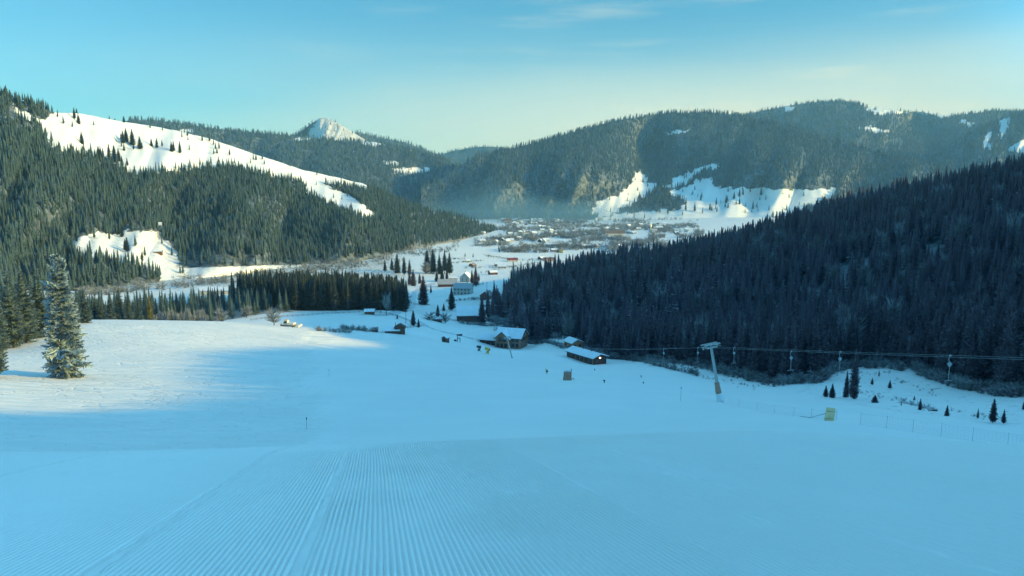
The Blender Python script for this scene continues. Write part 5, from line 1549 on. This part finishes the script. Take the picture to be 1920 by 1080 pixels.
# ---- plantation and mixed trees behind the brow: the front ranks tree by tree, the rest as one mass
def patch(poly, sp_, hts, keep, nmax, label, group, needle, stuff_name, stuff_label, seed):
    r_ = np.random.default_rng(seed)
    pl = np.array(poly)
    gx_, gy_ = jgrid(pl[:, 0].min(), pl[:, 0].max(), pl[:, 1].min(), pl[:, 1].max(), sp_, r_)
    k = inpoly(gx_, gy_, poly) & (r_.random(len(gx_)) < keep)
    gx_, gy_ = gx_[k], gy_[k]; gz_ = ground(gx_, gy_); hh_ = r_.uniform(*hts, len(gx_))
    u_, v_ = proj(np.stack([gx_, gy_, gz_], -1))
    vis = (u_ > -20) & (u_ < 1930)
    o_ = np.argsort(gy_); bins_ = {}; fr_ = []
    for i in o_:
        if not vis[i]: continue
        b = int(u_[i] // 7)
        if bins_.get(b, 0) < 1: bins_[b] = bins_.get(b, 0) + 1; fr_.append(i)
    fr_ = fr_[:nmax]
    for i in fr_:
        kk = int(r_.integers(0, 6))
        tree('spruce_tree', label, (gx_[i], gy_[i], gz_[i] - 0.15), hh_[i], 'spruce_tree%d' % kk, NEAR[kk], needle, group, wide=1.15)
    m_ = np.ones(len(gx_), bool); m_[fr_] = False
    forest(stuff_name, stuff_label, np.stack([gx_, gy_, gz_ - 0.15], -1)[m_], hh_[m_], MID, [M[needle], M['bark']], rng=r_, rs=(1.15, 1.6))


patch(PLPOLY, 4.6, (18, 24), 0.97, 36, 'dark spruce in the front rank of the square plantation behind the snowy field', 'spruces in the front rank of the plantation', 'needles', 'plantation_wood', 'dense dark spruce plantation behind the snowy field', 61)
patch(LFPOLY, 6.0, (9, 16), 0.75, 46, 'grey spruce in the mixed belt of trees behind the sunlit brow', 'spruces in the belt behind the brow', 'needles_frost', 'belt_wood', 'mixed belt of conifers behind the sunlit brow', 62)
print('singles', N_IND, time.time() - T0)

# ---- scrub, hedges and bare riverside trees of the valley floor (nobody could count them)
SCR = [bare(RNG, 16, s_, 0.05, 0.035) for s_ in (0.55, 0.75, 0.45)]


def scrub(name, label, n, fu_, hts, mats, seed, variants=None):
    r_ = np.random.default_rng(seed); out = []
    cand = fu_(r_, n)
    for u_, v_ in cand:
        q = hit(u_, v_)
        if q is not None: out.append(q - np.array([0, 0, 0.1]))
    out = np.array(out)
    return forest(name, label, out, r_.uniform(*hts, len(out)), variants or SCR, mats, rng=r_, rs=(0.8, 1.5))


def f_river(r_, n):
    o_ = []
    while len(o_) < n:
        u_ = r_.uniform(150, 860); t_ = r_.random()
        lo = np.interp(u_, [150, 300, 450, 600, 700, 780, 860], [560, 545, 530, 512, 500, 486, 470]); hi_ = np.interp(u_, [150, 300, 450, 600, 700, 780, 860], [535, 512, 500, 488, 474, 452, 440])
        v_ = hi_ + (lo - hi_) * t_
        if fbm(u_ / 26.0, v_ / 6.0, 3, 3) + 0.05 > r_.uniform(-0.25, 0.25): o_.append((u_, v_))
    return o_


def f_town(r_, n):
    o_ = []
    while len(o_) < n:
        u_ = r_.uniform(890, 1320); v_ = r_.uniform(411.5, 474)
        d_ = fbm(u_ / 40.0, v_ / 5.0, 13, 3) + 0.05 * (v_ < 440) - 0.12 * (v_ > 448)
        if d_ > r_.uniform(-0.15, 0.3): o_.append((u_, v_))
    return o_


def f_lines(r_, n):
    o_ = []
    for (a, b, m_) in (((905, 478), (955, 487), 60), ((830, 486), (875, 486), 40), ((850, 493), (905, 489), 40), ((870, 503), (960, 500), 50), ((900, 512), (1010, 492), 60), ((960, 487), (1100, 490), 60), ((880, 462), (960, 455), 60), ((1000, 470), (1160, 466), 90),
                       ((855, 543), (905, 534), 24), ((838, 566), (900, 560), 30), ((640, 616), (702, 622), 50), ((595, 620), (660, 624), 30), ((1005, 638), (1070, 654), 40), ((1140, 664), (1310, 704), 80), ((860, 606), (925, 612), 40), ((925, 618), (1010, 640), 30), ((1000, 632), (1060, 655), 40)):
        for _ in range(int(m_ * 1.6)):
            t_ = r_.random(); o_.append((a[0] + (b[0] - a[0]) * t_ + r_.normal(0, 1.5), a[1] + (b[1] - a[1]) * t_ + r_.normal(0, 0.8)))
    return o_


def f_edge(r_, n):
    o_ = []
    for _ in range(n):
        i = int(r_.integers(0, len(FEDGE) - 1)); t_ = r_.random()
        u_ = FEDGE[i][0] * (1 - t_) + FEDGE[i + 1][0] * t_; Y_ = FEDGE[i][1] * (1 - t_) + FEDGE[i + 1][1] * t_ - r_.uniform(0, 9)
        q = at(u_, Y_); o_.append(tuple(float(x) for x in proj(q)))
    return o_


scrub('riverside_scrub', 'grey bare brush along the river flats below the left hill', 1500, f_river, (2.5, 7.0), [M['twigs'], M['bark']], 71)
scrub('town_scrub', 'grey bare trees and gardens between the houses of the far town', 3800, f_town, (5, 12), [M['twigs'], M['bark']], 72)
scrub('hedge_scrub', 'thin brush lines between the fields and along the brook', 0, f_lines, (1.0, 3.0), [M['twigs'], M['bark']], 73)
scrub('edge_scrub', 'low dark brush at the foot of the shaded wood', 420, f_edge, (0.8, 3.0), [M['needles_shaded'], M['bark']], 74)
scrub('rimed_scrub', 'pale rimed bushes on the snowy bank below the shaded wood', 330, f_edge, (1.0, 4.0), [M['twigs'], M['bark']], 75, BUSH)


def f_clear(r_, n):
    o_ = []
    for (a, b, m_) in (((1690, 752), (1755, 770), 40), ((1600, 735), (1700, 752), 24), ((1560, 700), (1680, 700), 30), ((1680, 712), (1760, 742), 26), ((1300, 704), (1420, 728), 40), ((1770, 770), (1910, 792), 16)):
        for _ in range(m_):
            t_ = r_.random(); o_.append((a[0] + (b[0] - a[0]) * t_ + r_.normal(0, 4), a[1] + (b[1] - a[1]) * t_ + r_.normal(0, 2.5)))
    return o_


scrub('clearing_scrub', 'low brown brush and stalks poking through the snow of the clearing', 0, f_clear, (0.3, 1.0), [M['twigs'], M['bark']], 76)

# ------------------------------------------------------------------ the air of the valley
def box_mesh(name, lo, hi, mat):
    co = [(x, y, z) for x in (lo[0], hi[0]) for y in (lo[1], hi[1]) for z in (lo[2], hi[2])]
    f = [(0, 1, 3, 2), (4, 6, 7, 5), (0, 4, 5, 1), (2, 3, 7, 6), (0, 2, 6, 4), (1, 5, 7, 3)]
    return mesh_np(name, co, f, [mat])


def vol_mat(name, dens, col, aniso=0.0):
    m, t = new_mat(name)
    v = t.n('ShaderNodeVolumePrincipled', {'Color': (*col, 1), 'Density': dens, 'Anisotropy': aniso})
    o = t.n('ShaderNodeOutputMaterial'); t.t.links.new(v.outputs[0], o.inputs['Volume'])
    return m


HAZE = 7e-5
tag(box_mesh('haze', (-9000, -400, -260), (9000, 9500, 1100), vol_mat('valley_air', HAZE, (0.32, 0.72, 1.0))), 'thin pale blue haze filling the valley air', kind='stuff')
# the mist lying at the foot of the central mountain: thin-edged banks
MIST = vol_mat('mist', 0.0011, (0.36, 0.76, 1.0))
for k, (loc, sc) in enumerate((((20, 2560, -112), (760, 230, 95)), ((-90, 2600, -95), (420, 210, 130)), ((250, 2570, -112), (420, 200, 80)))):
    bm = bmesh.new(); bmesh.ops.create_icosphere(bm, subdivisions=5, radius=1.0)
    for v_ in bm.verts:
        q = v_.co.normalized(); v_.co = q / sum(abs(a_) ** 0.85 for a_ in q) ** (1 / 0.85)
    me = bpy.data.meshes.new('valley_mist'); bm.to_mesh(me); bm.free()
    me.materials.append(MIST)
    o = bpy.data.objects.new('valley_mist', me); COL.objects.link(o)
    o.location = loc; o.scale = sc
    tag(o, ('long low mist bank along the foot of the central mountain', 'higher soft mist puff at the left foot of the central mountain', 'mist bank at the right foot of the central mountain')[k], kind='stuff')
print('total', time.time() - T0)
